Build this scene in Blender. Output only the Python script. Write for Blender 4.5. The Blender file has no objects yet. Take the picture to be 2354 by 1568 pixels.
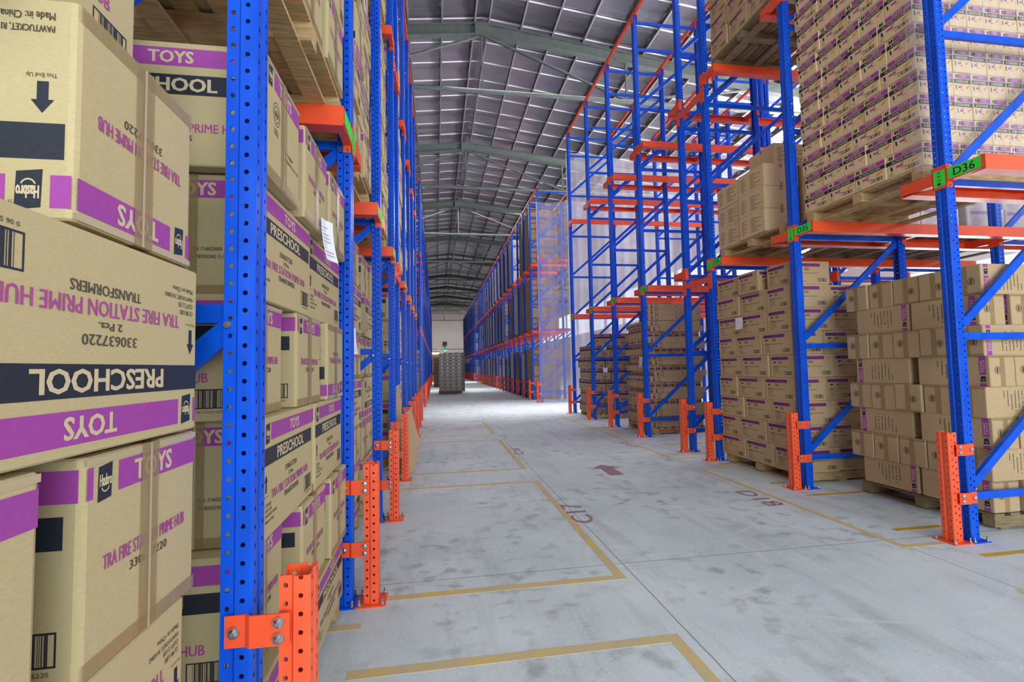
import bpy, math, random
from mathutils import Vector, Matrix
random.seed(11)
R = math.radians
sc = bpy.context.scene
col = sc.collection
PI = math.pi

# ------------------------------------------------------------------ camera (world: X right, Y down the aisle, Z up)
def make_camera():
    f_px, pitch, yaw, roll = 1100.0, R(3.1), R(9.1), R(1.15)
    fw = Vector((math.sin(yaw) * math.cos(pitch), math.cos(yaw) * math.cos(pitch), math.sin(pitch)))
    rt = Vector((math.cos(yaw), -math.sin(yaw), 0))
    up = rt.cross(fw)
    r2 = rt * math.cos(roll) - up * math.sin(roll)
    u2 = up * math.cos(roll) + rt * math.sin(roll)
    cd = bpy.data.cameras.new('camera')
    cd.sensor_width = 36.0
    cd.lens = 36.0 * f_px / 2354.0
    cd.clip_start, cd.clip_end = 0.05, 300
    co = bpy.data.objects.new('camera', cd)
    m = Matrix((r2, u2, -fw)).transposed().to_4x4()
    m.translation = Vector((0, 0, 1.4))
    co.matrix_world = m
    col.objects.link(co)
    sc.camera = co
make_camera()

# ------------------------------------------------------------------ world, lights, exposure
w = bpy.data.worlds.new('sky'); sc.world = w
w.use_nodes = True
w.node_tree.nodes['Background'].inputs[0].default_value = (0.80, 0.90, 1.0, 1)
w.node_tree.nodes['Background'].inputs[1].default_value = 1.2
sc.view_settings.view_transform = 'Standard'
sc.view_settings.look = 'None'
sc.view_settings.exposure = 0.1
sc.view_settings.gamma = 1.0
sc.view_settings.use_curve_mapping = False
sc.cycles.max_bounces = 6
sc.cycles.diffuse_bounces = 3
sc.cycles.glossy_bounces = 2
sc.cycles.transmission_bounces = 3
sc.cycles.transparent_max_bounces = 10
sc.cycles.caustics_reflective = False
sc.cycles.caustics_refractive = False
sc.cycles.sample_clamp_indirect = 6.0
sc.cycles.use_adaptive_sampling = True
sc.cycles.adaptive_threshold = 0.03

def area(name, loc, rot, sx, sy, energy, color=(1, 1, 1), spread=180):
    l = bpy.data.lights.new(name, 'AREA')
    l.shape = 'RECTANGLE'; l.size = sx; l.size_y = sy
    l.energy = energy; l.color = color; l.spread = R(spread)
    o = bpy.data.objects.new(name, l)
    o.location = loc; o.rotation_euler = rot
    col.objects.link(o)
    return o
# daylight coming through the open dock door behind the camera
area('dock_door_daylight', (2.5, -8.4, 3.4), (R(96), 0, 0), 13, 6.2, 1380, (0.86, 0.94, 1.0))
# roof daylight; the front and middle lamps are added fill without sheets
for nm, loc, sx, sy, e, c in (
        ('roof_fill_front', (3.0, 0.0, 12.95), 12, 6, 260, (1.0, 0.99, 0.92)),
        ('roof_daylight_cross_aisle', (6.5, 15.6, 12.4), 12, 2.0, 230, (1.0, 0.95, 0.97)),
        ('roof_daylight_bays', (9.0, 10.8, 12.35), 5, 4, 160, (1.0, 0.96, 1.0)),
        ('roof_daylight_second_aisle', (2.0, 30.4, 12.9), 10, 1.2, 150, (1.0, 0.95, 0.95)),
        ('roof_daylight_far_aisle', (2.0, 47.0, 12.9), 12, 2.6, 260, (1.0, 0.95, 0.95)),
        ('roof_fill_middle', (2.2, 36.0, 12.8), 9, 9, 900, (1.0, .96, .94)),
        ('roof_daylight_end', (1.75, 84.0, 12.9), 12, 8, 1600, (1.0, 0.93, 0.90))):
    area(nm, loc, (0, 0, 0), sx, sy, e, c, 38 if 'aisle' in nm else 180)
# daylight through the loading door in the side wall at the cross aisle; the lamp above it is an added uplight that brightens the ceiling
area('side_door_daylight', (20.6, 15.9, 2.8), (0, R(90), 0), 5.2, 4.6, 1700, (1.0, 0.96, 1.0))
area('added_ceiling_uplight', (20.7, 12.0, 7.8), (0, R(128), 0), 3.4, 26, 7500, (1.0, 0.95, 1.0), 130)

# ------------------------------------------------------------------ materials
def mat(name, color, rough=0.6, metal=0.0, vary=0.0, bump=0.0, scale=30.0, stretch=None, spec=0.5, color2=None):
    m = bpy.data.materials.new(name); m.use_nodes = True
    nt = m.node_tree; b = nt.nodes['Principled BSDF']
    b.inputs['Base Color'].default_value = (*color, 1)
    b.inputs['Roughness'].default_value = rough
    b.inputs['Metallic'].default_value = metal
    b.inputs['Specular IOR Level'].default_value = spec if 'blue' not in name else .32
    if vary or bump:
        tc = nt.nodes.new('ShaderNodeTexCoord')
        mp = nt.nodes.new('ShaderNodeMapping')
        if stretch: mp.inputs['Scale'].default_value = stretch
        nt.links.new(tc.outputs['Object'], mp.inputs[0])
        nz = nt.nodes.new('ShaderNodeTexNoise'); nz.inputs['Scale'].default_value = scale
        nz.inputs['Detail'].default_value = 5
        nt.links.new(mp.outputs[0], nz.inputs['Vector'])
        if vary:
            mx = nt.nodes.new('ShaderNodeMix'); mx.data_type = 'RGBA'
            c2 = color2 or tuple(max(0, c * (1 - vary)) for c in color)
            mx.inputs['A'].default_value = (*c2, 1)
            mx.inputs['B'].default_value = (*(min(1, c * (1 + vary * .5)) for c in color), 1)
            rp = nt.nodes.new('ShaderNodeMapRange')
            rp.inputs[1].default_value = .3; rp.inputs[2].default_value = .7
            nt.links.new(nz.outputs[0], rp.inputs[0])
            nt.links.new(rp.outputs[0], mx.inputs['Factor'])
            nt.links.new(mx.outputs['Result'], b.inputs['Base Color'])
        if bump:
            bp = nt.nodes.new('ShaderNodeBump'); bp.inputs['Strength'].default_value = bump
            bp.inputs['Distance'].default_value = 0.004
            nt.links.new(nz.outputs[0], bp.inputs['Height'])
            nt.links.new(bp.outputs[0], b.inputs['Normal'])
    return m

def emis(name, color, strength):
    m = bpy.data.materials.new(name); m.use_nodes = True
    b = m.node_tree.nodes['Principled BSDF']
    b.inputs['Base Color'].default_value = (*color, 1)
    b.inputs['Emission Color'].default_value = (*color, 1)
    b.inputs['Emission Strength'].default_value = strength
    return m

def perforated(name, color, color2, rough):
    """painted steel sheet, round punched holes every 50 mm where the UV says so (u = distance from the hole line, v = height)"""
    m = mat(name, color, rough, 0.0, 0.25, 0.0, 14.0, (1, 1, .3), 0.5, color2)
    nt = m.node_tree; b = nt.nodes['Principled BSDF']; out = nt.nodes['Material Output']
    uv = nt.nodes.new('ShaderNodeUVMap'); sp = nt.nodes.new('ShaderNodeSeparateXYZ')
    nt.links.new(uv.outputs[0], sp.inputs[0])
    def M(op, a, bb, c=None):
        n = nt.nodes.new('ShaderNodeMath'); n.operation = op
        for i, x in enumerate((a, bb, c)):
            if x is None: continue
            if isinstance(x, (int, float)): n.inputs[i].default_value = x
            else: nt.links.new(x, n.inputs[i])
        return n.outputs[0]
    fr = M('SUBTRACT', M('MODULO', sp.outputs[1], .05), .025)
    d2 = M('ADD', M('MULTIPLY', sp.outputs[0], sp.outputs[0]), M('MULTIPLY', fr, fr))
    hole = M('LESS_THAN', d2, .0068 ** 2)
    tr = nt.nodes.new('ShaderNodeBsdfTransparent'); mx = nt.nodes.new('ShaderNodeMixShader')
    nt.links.new(hole, mx.inputs[0]); nt.links.new(b.outputs[0], mx.inputs[1]); nt.links.new(tr.outputs[0], mx.inputs[2])
    nt.links.new(mx.outputs[0], out.inputs[0])
    return m

def film(name, tint, opacity, rough=0.35, wrinkle=0.0, trans=0.5, scale=9.0, blotch=.3):
    m = bpy.data.materials.new(name); m.use_nodes = True
    nt = m.node_tree; b = nt.nodes['Principled BSDF']; out = nt.nodes['Material Output']
    b.inputs['Base Color'].default_value = (*tint, 1); b.inputs['Roughness'].default_value = rough
    tl = nt.nodes.new('ShaderNodeBsdfTranslucent'); tl.inputs[0].default_value = (*tint, 1)
    m1 = nt.nodes.new('ShaderNodeMixShader'); m1.inputs[0].default_value = trans
    nt.links.new(b.outputs[0], m1.inputs[1]); nt.links.new(tl.outputs[0], m1.inputs[2])
    tr = nt.nodes.new('ShaderNodeBsdfTransparent')
    m2 = nt.nodes.new('ShaderNodeMixShader')
    nt.links.new(tr.outputs[0], m2.inputs[1]); nt.links.new(m1.outputs[0], m2.inputs[2])
    tc = nt.nodes.new('ShaderNodeTexCoord'); mp = nt.nodes.new('ShaderNodeMapping')
    mp.inputs['Scale'].default_value = (1, 1, .22)
    nt.links.new(tc.outputs['Object'], mp.inputs[0])
    nz = nt.nodes.new('ShaderNodeTexNoise'); nz.inputs['Scale'].default_value = scale; nz.inputs['Detail'].default_value = 4
    nt.links.new(mp.outputs[0], nz.inputs['Vector'])
    mr = nt.nodes.new('ShaderNodeMapRange')
    mr.inputs[1].default_value = .3; mr.inputs[2].default_value = .75
    mr.inputs[3].default_value = opacity * (1 - blotch); mr.inputs[4].default_value = min(1, opacity * (1 + blotch))
    nt.links.new(nz.outputs[0], mr.inputs[0]); nt.links.new(mr.outputs[0], m2.inputs[0])
    if wrinkle:
        bp = nt.nodes.new('ShaderNodeBump'); bp.inputs['Strength'].default_value = wrinkle; bp.inputs['Distance'].default_value = .02
        nt.links.new(nz.outputs[0], bp.inputs['Height']); nt.links.new(bp.outputs[0], b.inputs['Normal'])
    nt.links.new(m2.outputs[0], out.inputs[0])
    return m

BLUE = perforated('blue_rack_paint_perforated', (0.0005, 0.088, 0.68), (0.0005, 0.065, 0.52), 0.30)
BLUEP = mat('blue_rack_paint', (0.001, 0.09, 0.66), 0.3, vary=.25, scale=9, color2=(0.001, .07, .52))
ORANGE = perforated('orange_rack_paint_perforated', (0.96, 0.115, 0.036), (0.86, 0.09, 0.028), 0.38)
ORANGEP = mat('orange_rack_paint', (0.95, 0.095, 0.026), 0.38, vary=.12, scale=7)
CARD = mat('corrugated_cardboard', (0.525, 0.425, 0.222), 0.75, vary=.10, bump=.10, scale=90, stretch=(1, 1, 4), spec=.25)
CARDB = mat('brown_cardboard', (0.52, 0.365, 0.20), 0.75, vary=.12, bump=.10, scale=60, stretch=(1, 1, 4), spec=.25)
CARDK = mat('kraft_board', (0.66, 0.475, 0.28), 0.75, vary=.10, scale=60, spec=.25)
CARDW = mat('warm_cardboard', (0.76, 0.565, 0.33), 0.75, vary=.08, scale=60, spec=.25)
CARDD = mat('dull_brown_cardboard', (0.42, 0.29, 0.165), 0.75, vary=.12, scale=40, spec=.25)
PURPLE = mat('purple_print', (0.36, 0.062, 0.33), 0.5, vary=.06, scale=60, spec=.3)
PURPLED = mat('deep_purple_print', (0.20, 0.03, 0.19), 0.5, spec=.3)
MAGTXT = mat('magenta_lettering', (0.42, 0.07, 0.28), 0.6, spec=.2)
DARK = mat('dark_print', (0.022, 0.026, 0.038), 0.5, vary=.2, scale=80, spec=.35)
INK = mat('dull_ink_print', (0.09, 0.07, 0.05), 0.7, spec=.2)
CREAM = mat('cardboard_lettering', (0.60, 0.49, 0.30), 0.7, spec=.2)
ORNG = mat('orange_print', (0.75, 0.25, 0.03), 0.6, spec=.2)
TAPE = None
CLEAR = mat('glossy_clear_tape_seam', (0.53, 0.42, 0.25), 0.18, spec=.7)
WOOD = mat('pine_pallet_wood', (0.56, 0.38, 0.18), 0.75, vary=.35, bump=.3, scale=7, stretch=(1, 9, 9), spec=.25)
WOODD = mat('weathered_pallet_wood', (0.28, 0.21, 0.12), 0.85, vary=.35, bump=.3, scale=7, stretch=(1, 9, 9), spec=.2)
STEEL = mat('zinc_bolt_steel', (0.62, 0.62, 0.62), 0.25, 1.0)
GREEN = mat('green_location_label', (0.06, 0.80, 0.07), 0.5, spec=.3)
PAPER = mat('white_paper', (0.82, 0.83, 0.88), 0.7, spec=.2)
PAPERINK = mat('faint_grey_ink', (0.45, 0.45, 0.52), 0.7, spec=.2)
TRUSS = mat('grey_green_truss_paint', (0.12, 0.145, 0.13), 0.5, vary=.2, scale=4)
PURLIN = mat('grey_purlin_steel', (0.20, 0.185, 0.185), 0.5)
SEAM = mat('foil_seam_painted_glint', (0.88, 0.90, 0.90), 0.4)  # foil seams, their glint put into a near-white base colour
WALLP = mat('pale_plaster', (0.62, 0.545, 0.52), 0.9, vary=.06, scale=.6)
WALLD = mat('dull_side_cladding', (0.30, 0.29, 0.30), 0.8, vary=.1, scale=.6)
YELLOW = mat('worn_yellow_floor_paint', (0.62, 0.44, 0.13), 0.7, vary=.5, scale=5, color2=(.56, .50, .36))
YELLOWB = mat('fresh_yellow_floor_paint', (0.66, 0.42, 0.04), 0.6, vary=.3, scale=9)
MAROON = mat('worn_maroon_floor_paint', (0.27, 0.10, 0.15), 0.7, vary=.5, scale=9, color2=(.38, .26, .29))
BLACKM = mat('black_plastic', (.02, .02, .022), .5)
GREYM = mat('grey_conduit', (.25, .23, .23), .6)
WHITEC = mat('pale_wrapped_cardboard', (0.66, 0.60, 0.58), 0.4, vary=.12, scale=12, spec=.6)
GREYC = mat('film_wrapped_grey_brown_cardboard', (0.27, 0.205, 0.16), 0.35, vary=.3, scale=14, spec=.7)
DARKC = mat('dark_brown_stock_cardboard', (0.25, 0.17, 0.10), 0.7, vary=.2, scale=12)  # dark brown of some carton loads and the end door
CURTAIN2 = film('thin_translucent_plastic_sheet', (0.86, 0.84, 0.95), 0.36, .3, .3, .6, 5.0, .12)
CURTAIN = film('translucent_white_plastic_sheet', (0.90, 0.86, 0.93), 0.50, .3, .3, .6, 5.0, .12)
STRETCH = film('clear_stretch_film', (0.95, 0.92, 0.95), 0.20, .08, 1.0, .2, 16.0, .6)
TAPE = film('brown_packing_tape', (.40, .28, .12), .58, .22, 0, .0, 25.0, .1)
RED = mat('red_marker', (.5, .03, .02), .7)

def floor_material():
    m = bpy.data.materials.new('worn_grey_concrete'); m.use_nodes = True
    nt = m.node_tree; b = nt.nodes['Principled BSDF']
    L = nt.links.new; N = nt.nodes.new
    tc = N('ShaderNodeTexCoord'); P = tc.outputs['Object']
    def M(op, a, bb=None):
        n = N('ShaderNodeMath'); n.operation = op
        for i, x in enumerate((a, bb)):
            if x is None: continue
            if isinstance(x, (int, float)): n.inputs[i].default_value = x
            else: L(x, n.inputs[i])
        return n.outputs[0]
    def noise(scale, detail=5, stretch=None, off=(0, 0, 0), rough=.6):
        n = N('ShaderNodeTexNoise'); n.inputs['Scale'].default_value = scale; n.inputs['Detail'].default_value = detail
        n.inputs['Roughness'].default_value = rough
        mp = N('ShaderNodeMapping'); mp.inputs['Location'].default_value = off
        if stretch: mp.inputs['Scale'].default_value = stretch
        L(P, mp.inputs[0]); L(mp.outputs[0], n.inputs['Vector'])
        return n.outputs[0]
    def ramp(x, a, bb, lo=0., hi=1.):
        n = N('ShaderNodeMapRange'); n.inputs[1].default_value = a; n.inputs[2].default_value = bb
        n.inputs[3].default_value = lo; n.inputs[4].default_value = hi
        L(x, n.inputs[0]); return n.outputs[0]
    def mix(fac, ca, cb):
        n = N('ShaderNodeMix'); n.data_type = 'RGBA'
        L(fac, n.inputs['Factor'])
        for k, c in (('A', ca), ('B', cb)):
            if isinstance(c, tuple): n.inputs[k].default_value = (*c, 1)
            else: L(c, n.inputs[k])
        return n.outputs['Result']
    base = mix(ramp(noise(1.1, 8), .35, .65), (.575, .675, .705), (.725, .825, .85))
    base = mix(ramp(noise(70, 3), .52, .70, 0, .6), base, (.90, .93, .94))          # fine aggregate
    st = M('MULTIPLY', ramp(noise(5.5, 7, (1, 1.15, 1), rough=.55), .53, .66), ramp(noise(.8, 3, None, (4, 2, 0)), .42, .56))
    base = mix(M('MULTIPLY', st, .55), base, (.24, .265, .265))                       # scuffs and drips
    st2 = M('MULTIPLY', ramp(noise(2.0, 7, (2.6, .35, 1), (9, 1, 0)), .53, .74), .42)
    base = mix(st2, base, (.30, .315, .31))                                          # tyre tracks along the aisle
    sep = N('ShaderNodeSeparateXYZ'); L(P, sep.inputs[0])
    X, Y = sep.outputs[0], sep.outputs[1]
    rings = None                                                                     # pale turning scuffs of fork truck tyres
    for cx, cy, r, wd in ((2.15, 4.5, .86, .022), (2.25, 4.75, .55, .014), (1.7, 3.35, .62, .03), (2.05, 5.3, .75, .012), (2.7, 3.6, 1.35, .02)):
        dx = M('SUBTRACT', X, cx); dy = M('SUBTRACT', Y, cy)
        d = M('SQRT', M('ADD', M('MULTIPLY', dx, dx), M('MULTIPLY', dy, dy)))
        k = ramp(M('ABSOLUTE', M('SUBTRACT', d, r)), wd, wd * .3)
        rings = k if rings is None else M('MAXIMUM', rings, k)
    base = mix(M('MULTIPLY', M('MULTIPLY', rings, ramp(noise(1.6, 3, None, (2, 7, 0)), .40, .56)), .5), base, (.80, .83, .84))
    jn = None                                                                        # saw-cut joints
    for ax, c in ((X, 1.29), (X, 3.47), (Y, 3.30), (Y, 9.3), (Y, 15.3), (Y, -2.7)):
        k = M('LESS_THAN', M('ABSOLUTE', M('SUBTRACT', M('ADD', ax, M('MULTIPLY', noise(3, 2), .012)), c)), .0045)
        jn = k if jn is None else M('MAXIMUM', jn, k)
    base = mix(M('MULTIPLY', jn, .7), base, (.17, .175, .17))
    L(base, b.inputs['Base Color'])
    b.inputs['Specular IOR Level'].default_value = .35
    L(ramp(noise(2.5, 4), .3, .7, .38, .62), b.inputs['Roughness'])
    bp = N('ShaderNodeBump'); bp.inputs['Strength'].default_value = .12; bp.inputs['Distance'].default_value = .004
    L(noise(45, 4), bp.inputs['Height']); L(bp.outputs[0], b.inputs['Normal'])
    return m
FLOOR = floor_material()

def foil_material():
    m = bpy.data.materials.new('aluminium_foil_insulation'); m.use_nodes = True
    nt = m.node_tree; b = nt.nodes['Principled BSDF']
    b.inputs['Metallic'].default_value = .78; b.inputs['Roughness'].default_value = .27
    b.inputs['Base Color'].default_value = (.36, .33, .39, 1)
    tc = nt.nodes.new('ShaderNodeTexCoord'); mp = nt.nodes.new('ShaderNodeMapping')
    mp.inputs['Scale'].default_value = (.5, 2.6, 1)
    nt.links.new(tc.outputs['Object'], mp.inputs[0])
    nz = nt.nodes.new('ShaderNodeTexNoise'); nz.inputs['Scale'].default_value = 1.3; nz.inputs['Detail'].default_value = 4
    nt.links.new(mp.outputs[0], nz.inputs['Vector'])
    bp = nt.nodes.new('ShaderNodeBump'); bp.inputs['Strength'].default_value = .5; bp.inputs['Distance'].default_value = .06
    nt.links.new(nz.outputs[0], bp.inputs['Height']); nt.links.new(bp.outputs[0], b.inputs['Normal'])
    return m
FOIL = foil_material()

# ------------------------------------------------------------------ mesh building
class MB:
    def __init__(s):
        s.v, s.f, s.m, s.mats, s.uv = [], [], [], [], {}
    def mi(s, m):
        if m not in s.mats: s.mats.append(m)
        return s.mats.index(m)
    def face(s, pts, m, uv=None):
        n = len(s.v); s.v.extend([tuple(p) for p in pts])
        s.f.append(tuple(range(n, n + len(pts)))); s.m.append(s.mi(m))
        if uv: s.uv[len(s.f) - 1] = uv
    def mesh_part(s, vs, fs, m):
        n = len(s.v); s.v.extend([tuple(p) for p in vs]); k = s.mi(m)
        for f in fs: s.f.append(tuple(i + n for i in f)); s.m.append(k)
    def box(s, x0, x1, y0, y1, z0, z1, m):
        vs = [(x, y, z) for z in (z0, z1) for y in (y0, y1) for x in (x0, x1)]
        s.mesh_part(vs, [(0, 2, 3, 1), (4, 5, 7, 6), (0, 1, 5, 4), (2, 6, 7, 3), (0, 4, 6, 2), (1, 3, 7, 5)], m)
    def extrude(s, pts, p, q, ax, ay, m):
        """closed 2D outline pts (counter-clockwise seen from q) swept from p to q"""
        p, q, ax, ay = Vector(p), Vector(q), Vector(ax), Vector(ay)
        n = len(pts)
        vs = [p + ax * a + ay * b for a, b in pts] + [q + ax * a + ay * b for a, b in pts]
        fs = [(i, (i + 1) % n, n + (i + 1) % n, n + i) for i in range(n)]
        fs += [tuple(range(n - 1, -1, -1)), tuple(range(n, 2 * n))]
        s.mesh_part(vs, fs, m)
    def beam(s, p, q, wd, dp, m, up=(0, 0, 1)):
        p, q = Vector(p), Vector(q); a = (q - p).normalized()
        u = Vector(up); sd = a.cross(u).normalized(); u = sd.cross(a)
        s.extrude([(-wd / 2, -dp / 2), (wd / 2, -dp / 2), (wd / 2, dp / 2), (-wd / 2, dp / 2)], p, q, sd, u, m)
    def chan(s, p, q, wd, dp, nrm, m, t=.003):
        """C channel: web of width wd facing nrm, flanges dp deep behind it"""
        p, q, nrm = Vector(p), Vector(q), Vector(nrm); a = (q - p).normalized()
        sd = nrm.cross(a).normalized()
        h = wd / 2
        pts = [(-h, 0), (-h, -dp), (-h + t, -dp), (-h + t, -t), (h - t, -t), (h - t, -dp), (h, -dp), (h, 0)]
        s.extrude([(x, y) for x, y in pts], p, q, sd, nrm, m)
    def cyl(s, p, q, r, n, m, r2=None):
        p, q = Vector(p), Vector(q); a = (q - p).normalized()
        u = a.orthogonal().normalized(); w_ = a.cross(u)
        r2 = r if r2 is None else r2
        vs = [p + (u * math.cos(2 * PI * i / n) + w_ * math.sin(2 * PI * i / n)) * r for i in range(n)]
        vs += [q + (u * math.cos(2 * PI * i / n) + w_ * math.sin(2 * PI * i / n)) * r2 for i in range(n)]
        fs = [(i, (i + 1) % n, n + (i + 1) % n, n + i) for i in range(n)] + [tuple(range(n - 1, -1, -1)), tuple(range(n, 2 * n))]
        s.mesh_part(vs, fs, m)
    def build(s, name):
        me = bpy.data.meshes.new(name)
        me.from_pydata(s.v, [], s.f)
        for m in s.mats: me.materials.append(m)
        me.polygons.foreach_set('material_index', s.m)
        if s.uv:
            ul = me.uv_layers.new(name='UVMap')
            for i, p in enumerate(me.polygons):
                u = s.uv.get(i)
                for k, li in enumerate(p.loop_indices):
                    ul.data[li].uv = u[k] if u else (1, 1)
        me.validate(); me.update()
        return me

LABELS = {}
def tag(o, label, cat, group=None, kind=None):
    if label in LABELS: print('DUP LABEL', label, o.name, LABELS[label])
    LABELS[label] = o.name
    nw = len(label.split())
    if nw < 4 or nw > 16: print('LABEL LENGTH', nw, label)
    o['label'] = label; o['category'] = cat
    if group: o['group'] = group
    if kind: o['kind'] = kind
    return o
def link(name, me, parent=None, loc=(0, 0, 0), rz=0.0):
    if isinstance(me, MB): me = me.build(name)
    o = bpy.data.objects.new(name, me); col.objects.link(o)
    o.parent = parent; o.location = loc; o.rotation_euler = (0, 0, rz)
    return o
def empty(name, loc, rz=0.0):
    o = bpy.data.objects.new(name, None); col.objects.link(o)
    o.empty_display_size = .1; o.location = loc; o.rotation_euler = (0, 0, rz)
    return o
def struct(name, me, loc=(0, 0, 0)):
    o = link(name, me, None, loc); o['kind'] = 'structure'
    return o
def copy_tree(o, parent=None):
    c = o.copy(); col.objects.link(c); c.parent = parent
    for ch in list(o.children): copy_tree(ch, c)
    return c
ORD = ['bottom', 'second', 'third', 'fourth', 'fifth', 'sixth', 'seventh', 'eighth', 'ninth', 'tenth', 'eleventh', 'twelfth',
       'thirteenth', 'fourteenth', 'fifteenth', 'sixteenth', 'seventeenth', 'eighteenth', 'nineteenth', 'twentieth']
NTH = ['first', 'second', 'third', 'fourth', 'fifth', 'sixth', 'seventh', 'eighth', 'ninth', 'tenth', 'eleventh', 'twelfth',
       'thirteenth', 'fourteenth', 'fifteenth', 'sixteenth', 'seventeenth', 'eighteenth', 'nineteenth', 'twentieth', 'twenty-first']

# lettering: Blender's own font turned into flat triangles once per string
_glyph = {}
def glyphs(txt, bold=0.0):
    k = (txt, bold)
    if k not in _glyph:
        c = bpy.data.curves.new('lettering', 'FONT'); c.body = txt; c.size = 1.0; c.resolution_u = 2; c.offset = bold
        o = bpy.data.objects.new('lettering', c); col.objects.link(o)
        dg = bpy.context.evaluated_depsgraph_get()
        me = o.evaluated_get(dg).to_mesh()
        vs = [(v.co.x, v.co.y) for v in me.vertices]; fs = [tuple(p.vertices) for p in me.polygons]
        o.evaluated_get(dg).to_mesh_clear()
        bpy.data.objects.remove(o); bpy.data.curves.remove(c)
        x0 = min(v[0] for v in vs); x1 = max(v[0] for v in vs); y0 = min(v[1] for v in vs); y1 = max(v[1] for v in vs)
        _glyph[k] = ([((x - x0) / (x1 - x0), (y - y0) / (y1 - y0)) for x, y in vs], fs)
    return _glyph[k]

class Side:
    """draws flat print on one face: origin o, du along the face, dv up it, n outward"""
    def __init__(s, mb, o, du, dv, n):
        s.mb, s.o, s.du, s.dv, s.n = mb, Vector(o), Vector(du), Vector(dv), Vector(n)
    def P(s, u, v, lift): return s.o + s.du * u + s.dv * v + s.n * lift
    def rect(s, u0, u1, v0, v1, m, lift=.0007):
        s.mb.face([s.P(u0, v0, lift), s.P(u1, v0, lift), s.P(u1, v1, lift), s.P(u0, v1, lift)], m)
    def poly(s, pts, m, lift=.0007): s.mb.face([s.P(u, v, lift) for u, v in pts], m)
    def text(s, txt, u0, u1, v0, v1, m, bold=0.0, lift=.0013, rot=0):
        vs, fs = glyphs(txt, bold)
        def mp(a, b):
            if rot == 0: return (u0 + a * (u1 - u0), v0 + b * (v1 - v0))
            if rot == 1: return (u1 - b * (u1 - u0), v0 + a * (v1 - v0))      # reads upward
            return (u0 + b * (u1 - u0), v1 - a * (v1 - v0))                   # reads downward
        k = .045 * min(abs(u1 - u0), abs(v1 - v0)) if rot == 0 and (v1 - v0) > .011 else 0
        for dx in ((-k / 2, k / 2) if k else (0,)):                   # struck twice for a heavier letter
            s.mb.mesh_part([s.P(p[0] + dx, p[1], lift + (.00005 if dx > 0 else 0)) for p in (mp(a, b) for a, b in vs)], fs, m)
    def ring(s, cu, cv, ru, rv, wd, m, n=20, lift=.0007):
        for i in range(n):
            a, b = 2 * PI * i / n, 2 * PI * (i + 1) / n
            q = lambda t, k: s.P(cu + math.cos(t) * (ru - k), cv + math.sin(t) * (rv - k), lift)
            s.mb.face([q(a, wd), q(a, 0), q(b, 0), q(b, wd)], m)
    def frame(s, u0, u1, v0, v1, wd, m, lift=.0007):
        s.rect(u0, u1, v0, v0 + wd, m, lift); s.rect(u0, u1, v1 - wd, v1, m, lift)
        s.rect(u0, u0 + wd, v0 + wd, v1 - wd, m, lift); s.rect(u1 - wd, u1, v0 + wd, v1 - wd, m, lift)
    def barcode(s, u0, u1, v0, v1, m, seed=1, wd=.0035, full=True):
        rr = random.Random(seed)
        s.frame(u0, u1, v0, v1, wd, m)
        a, e = u0 + (u1 - u0) * .16, u1 - (u1 - u0) * .12
        step = (e - a) / (26 if full else 9)
        x = a
        while x < e:
            k = rr.choice((.35, .6, .9)) * step
            s.rect(x, x + k, v0 + wd, v1 - wd, m); x += step * rr.choice((1, 1, 1.4))
    def scribble(s, u0, u1, v0, v1, rows, m, seed=1, h=.45):
        """lines of small print too small to read in the photo"""
        rr = random.Random(seed); dv = (v1 - v0) / rows
        for i in range(rows):
            v = v1 - dv * (i + 1)
            s.rect(u0, u0 + (u1 - u0) * rr.uniform(.35, 1), v, v + dv * h, m)

def carton_body(mb, lx, ly, h, m, r=.010, n=3, belly=0.0):
    """a closed carton with rounded upright corners and slightly soft top and bottom edges"""
    def ringpts(off, z):
        pts = []
        for cx, cy, a0 in ((lx / 2, ly / 2, 0), (-lx / 2, ly / 2, PI / 2), (-lx / 2, -ly / 2, PI), (lx / 2, -ly / 2, 3 * PI / 2)):
            for i in range(n):
                a = a0 + PI / 2 * i / (n - 1)
                pts.append((cx - math.copysign(r, cx) + math.cos(a) * (r - off), cy - math.copysign(r, cy) + math.sin(a) * (r - off), z))
        return pts
    e = .004
    rings = [ringpts(e, 0), ringpts(0, e), ringpts(0, h - e), ringpts(e, h)]
    k = len(rings[0]); vs = sum(rings, [])
    fs = [(a * k + i, a * k + (i + 1) % k, (a + 1) * k + (i + 1) % k, (a + 1) * k + i) for a in range(3) for i in range(k)]
    fs += [tuple(range(k - 1, -1, -1)), tuple(range(3 * k, 4 * k))]
    mb.mesh_part(vs, fs, m)
def sides(mb, lx, ly):
    return [Side(mb, (-lx / 2, -ly / 2, 0), (1, 0, 0), (0, 0, 1), (0, -1, 0)), Side(mb, (lx / 2, -ly / 2, 0), (0, 1, 0), (0, 0, 1), (1, 0, 0)),
            Side(mb, (lx / 2, ly / 2, 0), (-1, 0, 0), (0, 0, 1), (0, 1, 0)), Side(mb, (-lx / 2, ly / 2, 0), (0, -1, 0), (0, 0, 1), (-1, 0, 0))]

def face_logo(s, u, v, wd, ht):
    s.poly([(u, v), (u + wd * .95, v + ht * .06), (u + wd, v + ht), (u + wd * .04, v + ht * .93)], DARK)
    s.text('Hasbro', u + wd * .1, u + wd * .93, v + ht * .40, v + ht * .72, CREAM, .02, .0013)
    for i in range(6):
        a, b = PI * (1.1 + .8 * i / 6), PI * (1.1 + .8 * (i + 1) / 6)
        cx, cy, rr = u + wd * .5, v + ht * .42, wd * .3
        s.poly([(cx + math.cos(t) * q, cy + math.sin(t) * q * 1.1) for t, q in ((a, rr), (b, rr), (b, rr * .8), (a, rr * .8))], CREAM, .0013)

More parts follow.
